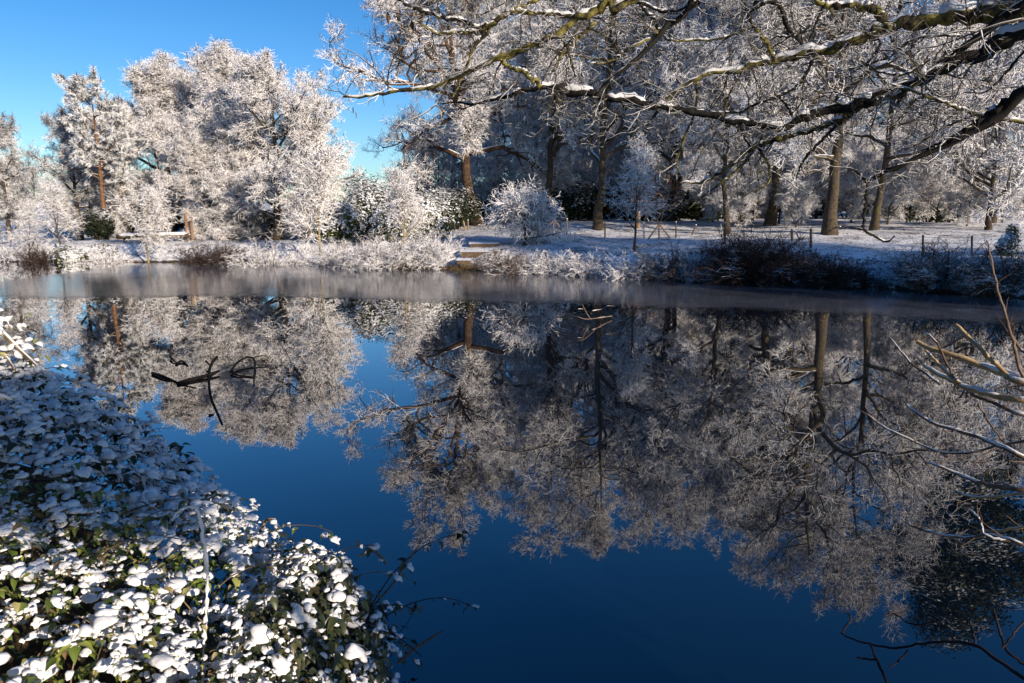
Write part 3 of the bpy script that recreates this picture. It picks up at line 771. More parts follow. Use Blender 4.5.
post(811, 248, 229, 'taller dark fence post beside the massive golden trunk', 'post', 2.4, name='fence_post')
post(801, 239, 232, 'small leaning stake between two fence posts', 'post', 1.4, 796)

def tripod(px, yb, yt, legs, label):
    g = ground(px, yb); Y = g[1]
    o = tag(empty('stake_tripod', g), label, 'tree stakes')
    for (x0, y0, x1, y1) in legs:
        a = at(x0, y0, Y - g[1] + g[1]) - g; b = at(x1, y1, Y) - g
        a = a - (b - a) * 0.12; a[1] += (x0 - px) * 0.02
        stick_line(a, b, 0.8 * px_size(Y), M['stake'], 'leg', o)
tripod(553, 235, 218, [(553, 235, 554, 218), (545, 234, 553.5, 219.5), (561, 229, 554.2, 219)], 'tripod of tan stakes beside the thorn tree')
tripod(659, 239, 224, [(659, 239, 659, 223.5), (648, 238, 658.6, 225), (671, 238, 659.4, 224.5)], 'tripod of tan stakes behind the brown bush with lit crown')

def wire_fence():
    g0 = ground(923, 258)
    o = tag(empty('wire_fence', g0), 'low wire fence with two thin dark posts right of the snow slope', 'fence')
    tops = []
    for px, yb, yt in [(923, 258, 235), (972, 256, 236), (1030, 262, 238)]:
        g = ground(px, yb); t = at(px, yt, g[1])
        stick_line(g - g0 + (0, 0, -0.1), t - g0, 0.03, M['wood'], 'post', o)
        tops.append((g - g0, t - g0))
    for fz in (0.35, 0.65, 0.92):
        for (a0, a1), (b0, b1) in zip(tops[:-1], tops[1:]):
            p = catmull([a0 + (a1 - a0) * fz, (a0 + (a1 - a0) * fz + b0 + (b1 - b0) * fz) / 2 - (0, 0, 0.02), b0 + (b1 - b0) * fz], 8)
            mb = MB(); mb.add(*tubes(p[None], np.full((1, 8), 0.004), 4)); mb.build('wire', M['wire'], o)
wire_fence()

def steps():
    g0 = on_z(475, 268, 0.1)
    o = tag(empty('wooden_steps', g0), 'snow topped wooden steps leading down to the ice', 'steps')
    for (x0, x1, yt, yb, Y) in [(470, 499, 244, 248.5, 30.2), (461, 492, 252, 257, 29.0), (457, 470, 260.5, 264, 28.2)]:
        a, b = at(x0, yt, Y), at(x1, yt, Y); c = at(x0, yb, Y)
        h = a[2] - c[2]; w = b[0] - a[0]; ctr = (a + b) / 2 - g0
        mb = MB(); mb.add(*box_vq(ctr[0], ctr[1], ctr[2] - h / 2, w, 0.08, h, 0.02)); mb.build('riser', M['wood'], o, False)
        sn = MB(); 
        yy = np.linspace(0.03, 1.0, 4); xx = np.linspace(-w / 2 - 0.05, w / 2 + 0.05, 14)
        X, Yg = np.meshgrid(xx, yy)
        Z = ctr[2] + 0.05 + 0.03 * np.random.RandomState(int(x0)).rand(*X.shape); Z[0] = ctr[2] + 0.005
        Vt = np.stack([X + ctr[0], Yg + ctr[1] - 0.09, Z], -1).reshape(-1, 3)
        Vb = Vt.copy(); Vb[:, 2] = ctr[2] + 0.003 - 0.0
        i = np.arange(56).reshape(4, 14)
        q = np.stack([i[:-1, :-1], i[:-1, 1:], i[1:, 1:], i[1:, :-1]], -1).reshape(-1, 4)
        sn.add(Vt, q); sn.build('snow_tread', M['snow'], o)
steps()

def rail():
    Y = 35.5
    a, b = at(117, 237, Y), at(190, 235.5, Y)
    ctr = (a + b) / 2; base = np.array([ctr[0], Y, hz(ctr[0], Y)])
    o = tag(empty('timber_rail', base), 'long low timber rail topped with snow on the left bank', 'fence')
    p = catmull([a - base, ctr - base + (0, 0, 0.03), b - base], 14)
    mb = MB(); mb.add(*tubes(p[None], np.full((1, 14), 0.12), 8)); mb.build('beam', M['wood'], o)
    sn = MB(); sn.add(*snow_caps(p[None], np.full((1, 14), 0.12), np.random.default_rng(2), 0.95, 0.7)); sn.build('snow', M['snow'], o)
    for k in (1, 7, 12):
        q = p[k]; gz = hz(q[0] + base[0], q[1] + base[1] + 0.05) - base[2]
        stick_line(np.array([q[0], q[1] + 0.16, gz - 0.2]), np.array([q[0], q[1] + 0.16, q[2] + 0.1]), 0.07, M['wood'], 'post', o)
rail()
for px, pt, yb, yt, lab in [(185, 185, 235, 211, 'bright orange tan piece of tree trunk behind the end of the timber rail'), (190, 190.5, 235, 215, 'shorter tan trunk piece beside the bright one at the rail end')]:  # these stand for bits of tree trunk further back
    Y = 36.2; t = at(pt, yt, Y); g = np.array([t[0], Y, hz(t[0], Y)])
    o = tag(empty('trunk_piece', g), lab, 'tree trunk')
    stick_line(np.array([0, 0, -0.1]), t - g, 0.075, M['stake'], 'shaft', o, 9)

# ------------------------------------------------------------------ branches lying in the water and the ice
def px_branch(lines, Yof, mat, parent, name, z_add=0.0):
    pass

def water_branch(label, name, mat, lines, snow=False, zs=0.02):
    """lines: [(px,py,lift)...] traced on the water surface, lift in metres above it"""
    o0 = on_z(*lines[0][0][0][:2])
    o = tag(empty(name, (o0[0], o0[1], 0)), label, 'branch')
    org = np.array([o0[0], o0[1], 0])
    rng = np.random.default_rng(3)
    for pts, wpx in lines:
        P = []
        for (px, py, lift) in pts:
            lift = lift * (1.0 if snow else 0.35)
            q = on_z(px, py, lift) if True else None
            P.append(q - org)
        p = catmull(P, 14)
        d = np.linalg.norm(p[0] + org - (0, 0, CAM_Z))
        r = wpx * (0.3 if snow else 0.5) * d / F_PX * np.linspace(1, 0.55, 14)
        mb = MB(); mb.add(*tubes(p[None], r[None], 7)); mb.build('limb', M[mat], o)
        if snow:
            sn = MB(); sn.add(*snow_caps(p[None], r[None], rng, 0.6, 0.5, tmin=0.002)); sn.build('snow', M['snow'], o)
water_branch('dark dead branch with a crossed fork sticking out of the open water', 'dead_branch', 'dead_wet', [
    ([(178, 384, 0.02), (190, 380, 0.05), (205, 376, 0.08), (219, 371, 0.12)], 4.5),
    ([(217, 357, 0.32), (212, 363, 0.24), (209, 372, 0.1), (209, 384, 0.02), (211, 398, 0.015), (216, 410, 0.01), (222, 424, 0.01)], 2.6),
    ([(152, 373, 0.06), (160, 375, 0.04), (172, 380, 0.02), (180, 384, 0.01)], 2.4),
    ([(153, 374, 0.05), (165, 380, 0.02), (176, 381, 0.01)], 2.0),
    ([(206, 361, 0.22), (210, 366, 0.18)], 1.8), ([(209, 415, 0.03), (214, 414, 0.01)], 1.8),
    ([(178, 384, 0.02), (187, 386, 0.01), (196, 388, 0.01)], 1.6)])
water_branch('dark bent twig and its modelled mirror image forming an open loop on the water', 'dead_branch', 'dead_wet', [  # solid loop also traces the twig's reflection in the water
    ([(231, 371, 0.1), (237, 363, 0.18), (246, 357, 0.26), (253, 357, 0.24), (255, 365, 0.14), (254, 376, 0.03), (254, 385, 0.0)], 2.4),
    ([(231, 371, 0.1), (237, 375, 0.05), (245, 376, 0.03), (254, 377, 0.03)], 2.2),
    ([(255, 357, 0.24), (261, 356, 0.26), (266, 356, 0.26)], 1.4)])
water_branch('short dark twig poking up left of the crossed dead branch', 'dead_branch', 'dead_wet', [
    ([(170, 356, 0.12), (174, 361, 0.06), (178, 363, 0.02)], 2.0), ([(176, 364, 0.03), (182, 361, 0.06), (188, 366, 0.01)], 2.4)])
water_branch('pale snowy branch frozen in at the edge of the ice', 'snowy_branch', 'hazel_thin', [
    ([(612, 316, 0.05), (598, 318, 0.1), (585, 319, 0.2), (575, 316, 0.25), (562, 316, 0.2), (551, 320, 0.1), (547, 323, 0.03)], 1.8),
    ([(591, 320, 0.05), (586, 312, 0.2), (582, 304, 0.42)], 2.2),
    ([(583, 309, 0.3), (578, 309, 0.3)], 1.4),
    ([(592, 311, 0.2), (602, 309, 0.2), (607, 306, 0.3), (614, 306, 0.3)], 1.6),
    ([(551, 323, 0.04), (560, 328, 0.04), (573, 331, 0.02)], 1.6)], snow=True)

# ------------------------------------------------------------------ overhanging oak
def overhang():
    rng = np.random.default_rng(41)
    base = np.array([8.6, 4.4, hz(8.6, 4.4) - 0.05])
    o = tag(empty('overhanging_oak', base), 'old mossy oak with snow lined limbs reaching over the pond', 'tree')
    def Yd(px): return 4.3 + (1024 - px) / 680 * 1.9
    L = {  # picture traces: (px, py, width in px)
     'A': [(1100, -8, 24), (1024, 6, 21), (993, 11, 19), (956, 17, 16), (932, 22, 14), (888, 27, 12), (862, 37, 9), (844, 44, 8.5), (811, 53, 8), (775, 61, 7), (730, 70, 5), (698, 77, 4), (680, 88, 3), (662, 105, 2.5), (651, 120, 1.5)],
     'A2': [(888, 27, 9), (874, 12, 8), (854, 5, 6), (825, 5, 5), (812, -4, 4)],
     'A3': [(775, 61, 4), (765, 40, 4), (754, 26, 3.5), (747, 9, 3), (744, -4, 2.5)],
     'A4': [(754, 26, 3), (740, 32, 2.5), (723, 38, 2.5), (703, 40, 2.2), (670, 40, 2), (660, 34, 1.6), (640, 36, 1)],
     'B': [(712, -14, 7), (697, 0, 6.5), (686, 12, 6), (670, 24, 5.5), (663, 32, 5.5), (649, 47, 5), (628, 67, 4), (605, 84, 3), (597, 94, 2), (580, 101, 1)],
     'C': [(640, -10, 8), (612, 0, 8), (598, 12, 8), (577, 19, 7.5), (560, 33, 6.5), (535, 44, 6), (505, 55, 6), (488, 63, 5), (464, 74, 4.5), (439, 84, 4), (418, 90, 4), (391, 91, 3.5), (362, 97, 2.5), (343, 97, 1.5)],
     'C2': [(577, 18, 5), (553, 14, 4), (532, 13, 4), (510, 12, 4.5), (495, 21, 4.5), (481, 32, 4), (453, 32, 3.5), (439, 34, 3), (428, 28, 2.5), (418, 21, 1.8)],
     'C3': [(494, 22, 3.5), (486, 34, 3.5), (474, 46, 3), (469, 60, 2.6), (460, 82, 2.2), (453, 97, 1.4)],
     'C4': [(500, 17, 3), (479, 27, 3.5), (463, 21, 3.5), (444, 18, 3.5), (428, 13, 3.5), (412, 7, 3.2), (400, 0, 3), (388, -8, 2)],
     'C5': [(500, 17, 3.5), (515, 9, 3.5), (532, 3, 3.5), (545, -6, 3)],
     'C6': [(500, 58, 3.5), (508, 66, 3.5), (523, 72, 4), (534, 80, 4.5), (543, 87, 4.5)],
     'D': [(1120, -15, 22), (1024, 32, 19), (1002, 41, 17), (975, 54, 15), (949, 67, 13), (905, 86, 9), (879, 95, 9), (846, 107, 11), (828, 111, 11), (804, 119, 10), (789, 126, 9), (768, 126, 8), (744, 123, 7), (728, 120, 7), (705, 114, 7), (680, 111, 7), (658, 105, 7), (632, 101, 8), (605, 96, 8), (584, 92, 8), (567, 90, 8), (544, 87, 6), (523, 91, 5), (500, 98, 4.5), (488, 101, 4), (471, 104, 3), (456, 102, 2), (440, 104, 1)],
     'D0': [(1080, -30, 9), (1013, 12, 9), (993, 25, 8), (967, 46, 7), (942, 64, 6), (915, 80, 5), (892, 90, 4)],
     'E': [(930, 78, 6), (905, 91, 6.5), (884, 98, 6.5), (854, 111, 6), (828, 125, 5.5), (800, 133, 5), (775, 141, 5), (754, 147, 4.5), (739, 158, 4), (723, 170, 3.5), (705, 181, 3), (680, 183, 1.5)],
     'E2': [(754, 148, 3), (747, 160, 2.6), (730, 176, 2.4), (717, 186, 2), (705, 195, 2), (688, 209, 1.2)],
     'E3': [(758, 148, 2.4), (763, 154, 2.4), (768, 163, 2.6), (770, 177, 2.4), (765, 186, 2), (754, 190, 1.2)],
     'E4': [(840, 122, 3.4), (825, 137, 3), (809, 154, 2.6), (800, 167, 2.2), (796, 178, 1.4)],
     'F': [(1120, 20, 18), (1024, 91, 15), (1009, 103, 13), (995, 118, 11), (970, 132, 8.5), (942, 146, 7), (909, 162, 5.5), (886, 172, 5), (867, 181, 4.5), (855, 170, 2.5)],
     'F0': [(1013, 99, 8), (993, 112, 6), (970, 127, 4.5), (945, 140, 3), (925, 150, 2)],
     'F2': [(867, 181, 3.6), (866, 198, 3.2), (864, 220, 3), (864, 230, 2.8), (876, 237, 2.4), (886, 242, 2), (895, 236, 1.2)],
     'F3': [(864, 230, 2.2), (852, 228, 1.8), (838, 227, 1.4), (828, 232, 1)],
     'G': [(1060, 130, 3.5), (1024, 122, 3.5), (993, 118, 3.5), (967, 111, 3), (942, 102, 3), (914, 91, 2.2), (890, 84, 1.4)],
     'H': [(990, 108, 3), (967, 118, 2.6), (942, 128, 2.2), (925, 140, 1.8), (905, 150, 1)],
     'J': [(698, 78, 3), (697, 100, 3), (693, 118, 2.6), (684, 139, 2.2), (677, 162, 1.8), (681, 176, 1.2)],
     'K': [(741, 112, 2.4), (740, 123, 2.2), (746, 140, 2), (752, 148, 1.4)],
     'L': [(818, 52, 3), (804, 76, 3), (798, 86, 3), (782, 95, 3.2), (756, 104, 2.6), (740, 112, 2.2), (720, 112, 1.6), (706, 113, 1)],
     'L2': [(779, 97, 2.4), (787, 106, 2.6), (792, 116, 2.6)],
     'Mm': [(824, 6, 2.6), (818, 19, 2.2), (809, 42, 1.8), (805, 52, 1.4)],
     'N': [(768, -12, 4), (775, 0, 4), (784, 16, 4), (791, 33, 3.6), (805, 47, 3)],
     'Q': [(812, 24, 1.6), (800, 34, 2), (788, 37, 2), (776, 36, 1.4)],
     'T': [(700, 2, 3), (668, 12, 2.6), (640, 3, 3), (612, 2, 3.4)],
     'U': [(664, 33, 3), (645, 41, 2.6), (625, 52, 2.4), (608, 62, 2), (590, 64, 1.2)],
     'V': [(596, 22, 4), (584, 32, 3.6), (572, 43, 3.4), (563, 54, 2.4), (552, 72, 1.4)],
     'X': [(562, 36, 3), (567, 50, 2.6), (572, 64, 2.2), (575, 76, 1.4)],
     'Y': [(660, 36, 3), (656, 22, 3.4), (646, 12, 3), (640, 4, 2.4)],
     'Z': [(556, 92, 3.4), (557, 102, 3.6), (556, 110, 3), (551, 117, 1.6)],
     'Z2': [(862, 42, 2.4), (880, 40, 2.2), (876, 52, 2.4), (866, 64, 1.8), (850, 74, 1.2)],
     'Z3': [(930, 60, 2), (905, 74, 2.2), (880, 72, 2), (868, 64, 1.4)],
     'Z4': [(960, 36, 2), (935, 36, 2.2), (912, 40, 2), (890, 56, 2.2), (862, 66, 1.6), (835, 72, 1)],
     'Z5': [(1024, 50, 2.4), (1000, 80, 2.2), (985, 92, 1.8), (965, 92, 1.2)],
    }
    mossy = {'A', 'A2', 'A3', 'A4', 'C', 'C2', 'C3', 'C5', 'E', 'E2', 'E3', 'G', 'J', 'C6', 'U', 'V'}
    allP, allR = [], []
    offs = {k: rng.uniform(-0.35, 0.35) for k in L}
    par = {'A2': 'A', 'A3': 'A', 'A4': 'A', 'C2': 'C', 'C3': 'C', 'C4': 'C', 'C5': 'C', 'C6': 'C', 'E': 'D', 'E2': 'D', 'E3': 'D', 'E4': 'D', 'D0': 'D', 'F0': 'F', 'F2': 'F', 'F3': 'F', 'J': 'A', 'K': 'D', 'L': 'A', 'L2': 'A', 'V': 'C', 'X': 'C', 'Z': 'D', 'Mm': 'A', 'N': 'A', 'U': 'B', 'Y': 'B', 'Q': 'A', 'Z2': 'A'}
    L['F'] = [(a_, b_, c_ * 0.8) for a_, b_, c_ in L['F']]; L['D'] = [(a_, b_, c_ * 0.9) for a_, b_, c_ in L['D']]
    for k, tr in L.items():
        of = offs[par.get(k, k)]
        pts = []
        for (px, py, w) in tr:
            Y = Yd(px) + of
            q = at(px, py, Y) - base
            pts.append((*q, 0.5 * w * px_size(Y)))
        if k in ('A', 'D', 'F', 'D0'):     # run on to the trunk outside the picture
            e = {'A': (0.0, 0.1, 4.4), 'D': (0, 0, 5.0), 'F': (0, -0.1, 5.3), 'D0': (0, 0.1, 5.5)}[k]
            f = np.array(pts[0]); e4 = np.array([*e, 0.13])
            pts = [tuple(e4 + (f - e4) * q_) for q_ in (0, .2, .4, .6, .8)] + pts
        if k in ('B', 'C', 'N'):           # these come down from a higher bough outside the top edge
            f = pts[0]
            pts = [(f[0] + 1.6, f[1] - 0.6, f[2] + 1.5, f[3] * 1.6)] + pts
        n = max(16, int(9.0 * len(pts)))
        p = catmull(pts, n)
        kn = rng.normal(size=(n, 3)); kn[1:] = 0.5 * kn[1:] + 0.5 * kn[:-1]
        p[:, :3] += kn * np.minimum(p[:, 3:4] * 0.45, 0.016)
        P, Rr = p[None, :, :3], p[None, :, 3]
        Rr = Rr * np.clip(1 + 0.15 * rng.normal(size=Rr.shape), 0.7, 1.4)
        mb = MB(); mb.add(*tubes(P, Rr, 9))
        mb.build('limb', M['oak_bark' if k in mossy else 'oak_dark'], o)
        sn = MB(); sn.add(*snow_caps(P, Rr, rng, 0.68 if k not in 'F F0 F2 F3 D0'.split() else 0.3, 1.0, tmin=0.004)); sn.build('snow', M['snow'], o)
        m = (p[:, 0] + base[0]) < 0.78 * (p[:, 1] + base[1]) + 0.3
        q = p[m]
        if len(q) >= 6 and k not in ('F2', 'F3', 'E2'):
            q = catmull(q, 12); allP.append(q[:, :3]); allR.append(q[:, 3])
    tw = MB()
    lens = np.array([np.linalg.norm(np.diff(q, axis=0), axis=1).sum() for q in allP])
    for sel, n1, n2 in ((lens > 2.2, 30, 6), ((lens <= 2.2) & (lens > 0.9), 14, 5), (lens <= 0.9, 5, 3)):
        P = np.array(allP)[sel]; Rr = np.array(allR)[sel]
        P2, R2 = spawn(P, Rr, n=n1, t0=0.05, t1=1, ang=60, angj=22, lr=0.14, K=8, wig=0.24, trop=0.02, rfac=0.012, rng=rng, lmin=0.36, rmin=0.003, taper=0.3)
        P3, R3 = spawn(P2, R2, n=n2, t0=0.15, t1=1, ang=55, angj=20, lr=0.5, K=5, wig=0.24, trop=0.0, rfac=0.014, rng=rng, lmin=0.12, rmin=0.0024)
        P4, R4 = spawn(P3, R3, n=3, t0=0.3, t1=1, ang=55, angj=20, lr=0.5, K=3, wig=0.2, trop=0.0, rfac=0.02, rng=rng, lmin=0.06, rmin=0.0019, tip=0.7)
        tw.add(*tubes(P2, R2, 6)); tw.add(*tubes(P3, R3, 5)); tw.add(*tubes(P4, R4, 4))
    tw.build('twigs', M['oak_twig'], o)
    # withered leaves hanging from the twig ends
    for (px, py, l) in [(388, 18, 12), (398, 17, 10), (412, 28, 15), (413, 86, 15), (442, 112, 12), (353, 110, 7), (356, 115, 7), (419, 40, 9), (440, 72, 8), (655, 180, 8), (450, 100, 7)]:
        Y = Yd(px); c = at(px, py, Y) - base; s = l * px_size(Y) * 0.5; w = s * 0.3
        rz = rng.random() * 3
        dx, dy = math.cos(rz) * w, math.sin(rz) * w
        V = [c + (0, 0, s), c + (dx, dy, s * .4), c + (dy * .6, -dx * .6, s * .3), c + (-dx, -dy, s * .4), c + (dx * .8, dy * .8, -s * .4), c + (dy * .7, -dx * .7, -s * .45), c + (-dx * .8, -dy * .8, -s * .4), c + (dx * 0.2, dy * 0.2, -s)]
        me = bpy.data.meshes.new('withered_leaf')
        me.from_pydata([tuple(v) for v in V], [], [(0, 1, 2), (0, 2, 3), (1, 4, 5, 2), (2, 5, 6, 3), (4, 7, 5), (5, 7, 6)])
        me.materials.append(M['dry_leaf']); link('withered_leaf', me, o)
    tk = MB()
    tp = catmull([(0, 0, -0.2, 0.5), (0, 0, 0.5, 0.4), (0.05, 0, 2.5, 0.34), (0, 0.05, 4.6, 0.3), (0.2, 0, 6.5, 0.22), (0.1, 0.2, 8.5, 0.1)], 20)
    tk.add(*tubes(tp[None, :, :3], tp[None, :, 3], 14)); tk.build('trunk', M['oak_bark'], o)
overhang()

# ------------------------------------------------------------------ right foreground: hazel shoots and a dark cane
def traced_plant(name, label, cat, base, lines, mats, seed, snow_amt=0.0, twig=0):
    rng = np.random.default_rng(seed)
    o = tag(empty(name, base), label, cat)
    PP, RR = [], []
    for tr, Y0, Y1, mt in lines:
        n = len(tr); pts = []
        for i, (px, py, w) in enumerate(tr):
            Y = Y0 + (Y1 - Y0) * i / (n - 1)
            pts.append((*(at(px, py, Y) - base), 0.5 * w * px_size(Y)))
        p = catmull(pts, max(8, 4 * n))
        p[:, :3] += rng.normal(size=(len(p), 3)) * 0.0015
        P, Rr = p[None, :, :3], p[None, :, 3]
        mb = MB(); mb.add(*tubes(P, Rr, 8)); mb.build('stem', M[mt], o)
        if snow_amt:
            sn = MB(); sn.add(*snow_caps(P, Rr, rng, snow_amt, 0.5, tmin=0.001)); sn.build('snow', M['snow'], o)
        q = catmull(p, 10); PP.append(q[:, :3]); RR.append(q[:, 3])
    if twig:
        for q_, r_ in zip(PP, RR):
            P2, R2 = spawn(q_[None], r_[None], n=twig, t0=0.2, t1=1, ang=45, angj=15, lr=0.22, K=5, wig=0.2, trop=0.05, rfac=0.02, rng=rng, lmin=0.06, rmin=0.0012)
            mb = MB(); mb.add(*tubes(P2, R2, 5)); mb.build('twigs', M[mats], o)
    return o
hb = np.array([3.1, 2.6, 0.1])
traced_plant('hazel_bush', 'bare hazel with pale tan shoots leaning in over the water', 'bush', hb, [
    ([(1100, 392, 9), (1024, 379, 9), (1005, 374, 8), (985, 367, 6.5), (960, 357, 6), (935, 350, 5), (917, 342, 4.5)], 2.7, 3.2, 'hazel'),
    ([(1040, 384, 7), (1012, 379, 7), (1000, 368, 5), (980, 348, 4.5), (968, 336, 4), (956, 325, 3.5)], 2.7, 3.0, 'hazel'),
    ([(1100, 408, 8), (1024, 400, 7), (1000, 397, 6.5), (975, 390, 6), (955, 382, 5), (938, 374, 4.5), (923, 365, 3)], 2.7, 3.2, 'hazel'),
    ([(960, 384, 4), (945, 371, 3.6), (935, 360, 3), (925, 350, 2.4)], 3.0, 3.2, 'hazel'),
    ([(954, 378, 2.4), (946, 362, 2.2), (938, 345, 2), (930, 336, 1.6), (922, 334, 1)], 3.0, 3.2, 'hazel_thin'),
    ([(1034, 392, 4), (1020, 370, 3.4), (1014, 345, 3), (1008, 325, 3), (1000, 298, 2.6), (996, 282, 2.2), (990, 255, 1.8), (987, 240, 1)], 2.7, 3.0, 'hazel_thin'),
    ([(1040, 362, 3), (1024, 352, 3), (1012, 336, 2.6), (1004, 318, 2)], 2.7, 2.9, 'hazel_thin'),
    ([(1100, 432, 4), (1024, 415, 4), (1005, 408, 4), (985, 400, 3.6), (970, 394, 3)], 2.7, 3.0, 'hazel_thin'),
    ([(940, 384, 2.6), (925, 373, 2.6), (912, 364, 2.2), (900, 350, 1.8), (890, 338, 1.2)], 3.2, 3.6, 'hazel_thin'),
    ([(1100, 492, 5), (1024, 457, 4.6), (1000, 446, 4.6), (985, 440, 4.2), (960, 431, 3.8), (935, 424, 3.2), (915, 412, 2.6), (906, 403, 2)], 2.6, 3.2, 'hazel_thin'),
    ([(1100, 498, 6), (1024, 490, 5), (1000, 487, 5), (980, 483, 4), (960, 475, 3.6), (935, 465, 2.6), (925, 462, 1.6)], 2.5, 3.0, 'hazel_thin'),
    ([(1060, 436, 3), (1024, 441, 3), (1000, 445, 2.6), (975, 452, 2.4), (945, 453, 2), (925, 446, 2), (890, 430, 1.8), (866, 414, 1.2)], 2.6, 3.6, 'hazel_thin'),
    ([(1003, 442, 2.2), (995, 430, 2), (986, 418, 1.8), (978, 404, 1.2)], 2.8, 2.9, 'hazel_thin'),
    ([(1090, 572, 4), (1024, 545, 3.6), (1000, 537, 3.4), (985, 535, 3.2), (965, 538, 3), (935, 533, 2.6), (915, 527, 2.2), (905, 522, 1.6)], 2.4, 2.9, 'hazel_thin'),
    ([(1010, 542, 3), (985, 535, 3), (981, 522, 2.6), (975, 514, 2), (968, 509, 1.4)], 2.5, 2.7, 'hazel_thin'),
    ([(1080, 500, 3), (1024, 494, 3), (990, 497, 2.4), (965, 495, 2), (948, 487, 1.2)], 2.5, 2.9, 'hazel'),
    ([(1080, 520, 3), (1024, 527, 3), (1000, 531, 2.4), (980, 530, 1.4)], 2.5, 2.8, 'hazel')],
    'hazel_thin', 51, 0.72, 7)
cb = np.array([2.6, 1.9, 0.0])
traced_plant('bramble_cane', 'dark arching cane trailing low over the water at the bottom', 'plant', cb, [
    ([(1080, 700, 5), (1024, 678, 4.5), (1008, 667, 4.2), (990, 655, 4), (975, 645, 3.8), (955, 642, 3.4), (935, 642, 3), (915, 645, 2.8), (895, 648, 2.6), (872, 645, 2.4), (850, 638, 2), (842, 634, 1.6)], 2.0, 2.6, 'cane'),
    ([(890, 690, 3.2), (882, 672, 3.2), (875, 655, 2.8), (870, 645, 2.4)], 2.3, 2.4, 'cane'),
    ([(876, 660, 2.6), (868, 659, 2.4), (857, 658, 2)], 2.4, 2.45, 'cane'),
    ([(842, 634, 2), (846, 626, 2), (851, 620, 2.2), (848, 613, 1.4), (842, 610, 1)], 2.6, 2.6, 'cane'),
    ([(908, 650, 1.8), (900, 660, 1.8), (888, 668, 1.2)], 2.4, 2.4, 'cane'),
    ([(976, 645, 2.6), (973, 634, 2.4), (970, 620, 2)], 2.25, 2.3, 'cane'),
    ([(1030, 668, 3.4), (1008, 652, 3.2), (1002, 640, 3), (997, 622, 2.6), (994, 610, 2)], 2.1, 2.3, 'cane'),
    ([(1002, 648, 2.2), (1010, 638, 2.2), (1018, 628, 2.2), (1030, 616, 2)], 2.15, 2.2, 'cane'),
    ([(942, 620, 1.6), (925, 624, 1.8), (910, 624, 1.8), (900, 617, 1.6), (890, 613, 1.4)], 2.6, 2.8, 'cane'),
    ([(884, 616, 1.6), (892, 612, 2.4), (900, 614, 2), (908, 609, 1)], 2.75, 2.8, 'cane')], 'cane', 52)

# ------------------------------------------------------------------ foreground brambles
LT = np.array([(0, 0, 0), (0.28, -0.36, 0.1), (0.3, 0, -0.03), (0.34, 0.38, 0.08), (0.66, -0.24, 0.02), (0.66, 0, -0.12), (0.62, 0.27, 0.03), (1.05, 0.03, -0.36)])
LQ = np.array([(0, 1, 2, 2), (0, 2, 3, 3), (1, 4, 5, 2), (2, 5, 6, 3), (4, 7, 5, 5), (5, 7, 6, 6)])
def ico(sub=2):
    import bmesh
    bm = bmesh.new(); bmesh.ops.create_icosphere(bm, subdivisions=sub, radius=1.0)
    v = np.array([x.co[:] for x in bm.verts]); f = np.array([[y.index for y in x.verts] for x in bm.faces]); bm.free()
    return v, f
ICV, ICF = ico(2)
SMV, SMF = ico(1)

def place(tmpl, pos, fx, fy, fz, sc):
    """instances of a template as one vertex array; sc (n,3)"""
    V = tmpl[None] * sc[:, None, :]
    return pos[:, None, :] + V[:, :, 0:1] * fx[:, None, :] + V[:, :, 1:2] * fy[:, None, :] + V[:, :, 2:3] * fz[:, None, :]

def tri_mesh(name, V, Ft, mat, parent, smooth=True):
    n, k, _ = V.shape
    F = (Ft[None] + (np.arange(n) * k)[:, None, None]).reshape(-1, Ft.shape[1])
    if F.shape[1] == 4:
        me = bpy.data.meshes.new(name)
        Vr = V.reshape(-1, 3)
        tri = F[:, 2] == F[:, 3]
        fl = np.concatenate([F[tri][:, :3].ravel(), F[~tri].ravel()]).astype(np.int32)
        nt_, nq = tri.sum(), (~tri).sum()
        me.vertices.add(len(Vr)); me.vertices.foreach_set('co', Vr.astype(np.float32).ravel())
        me.loops.add(len(fl)); me.loops.foreach_set('vertex_index', fl)
        me.polygons.add(nt_ + nq)
        me.polygons.foreach_set('loop_start', np.concatenate([np.arange(nt_) * 3, nt_ * 3 + np.arange(nq) * 4]).astype(np.int32))
        me.polygons.foreach_set('loop_total', np.concatenate([np.full(nt_, 3), np.full(nq, 4)]).astype(np.int32))
        me.polygons.foreach_set('use_smooth', np.full(nt_ + nq, smooth, dtype=bool))
        me.materials.append(mat); me.update(calc_edges=True)
        return link(name, me, parent)
    return link(name, mesh_from(name, V.reshape(-1, 3), F, mat, smooth), parent)

def snow_blobs(pos, fx, fy, fz, sc, rng, leafy=True):
    n = len(pos)
    V = np.repeat(ICV[None], n, 0)
    ph = rng.random((n, 3)) * 6.28; fr = 1.8 + rng.random((n, 3)) * 3.2
    w = 1 + 0.15 * (np.sin(V[..., 0] * fr[:, None, 0] + ph[:, None, 0]) + np.sin(V[..., 1] * fr[:, None, 1] + ph[:, None, 1]) + np.sin(V[..., 2] * fr[:, None, 2] + ph[:, None, 2]))
    V = V * w[..., None]
    if leafy:
        x = V[..., 0]
        V[..., 1] = V[..., 1] * (1.1 - 0.55 * np.clip(x, 0, 1.2) ** 2)
        V[..., 2] = V[..., 2] - 0.5 * np.clip(x, -1, 1.2) ** 2 * (0.6 + 0.8 * rng.random((n, 1)))
    V[..., 2] = np.where(V[..., 2] < 0, V[..., 2] * 0.45, V[..., 2])
    V = V * sc[:, None, :]
    return pos[:, None, :] + V[..., 0:1] * fx[:, None, :] + V[..., 1:2] * fy[:, None, :] + V[..., 2:3] * fz[:, None, :]

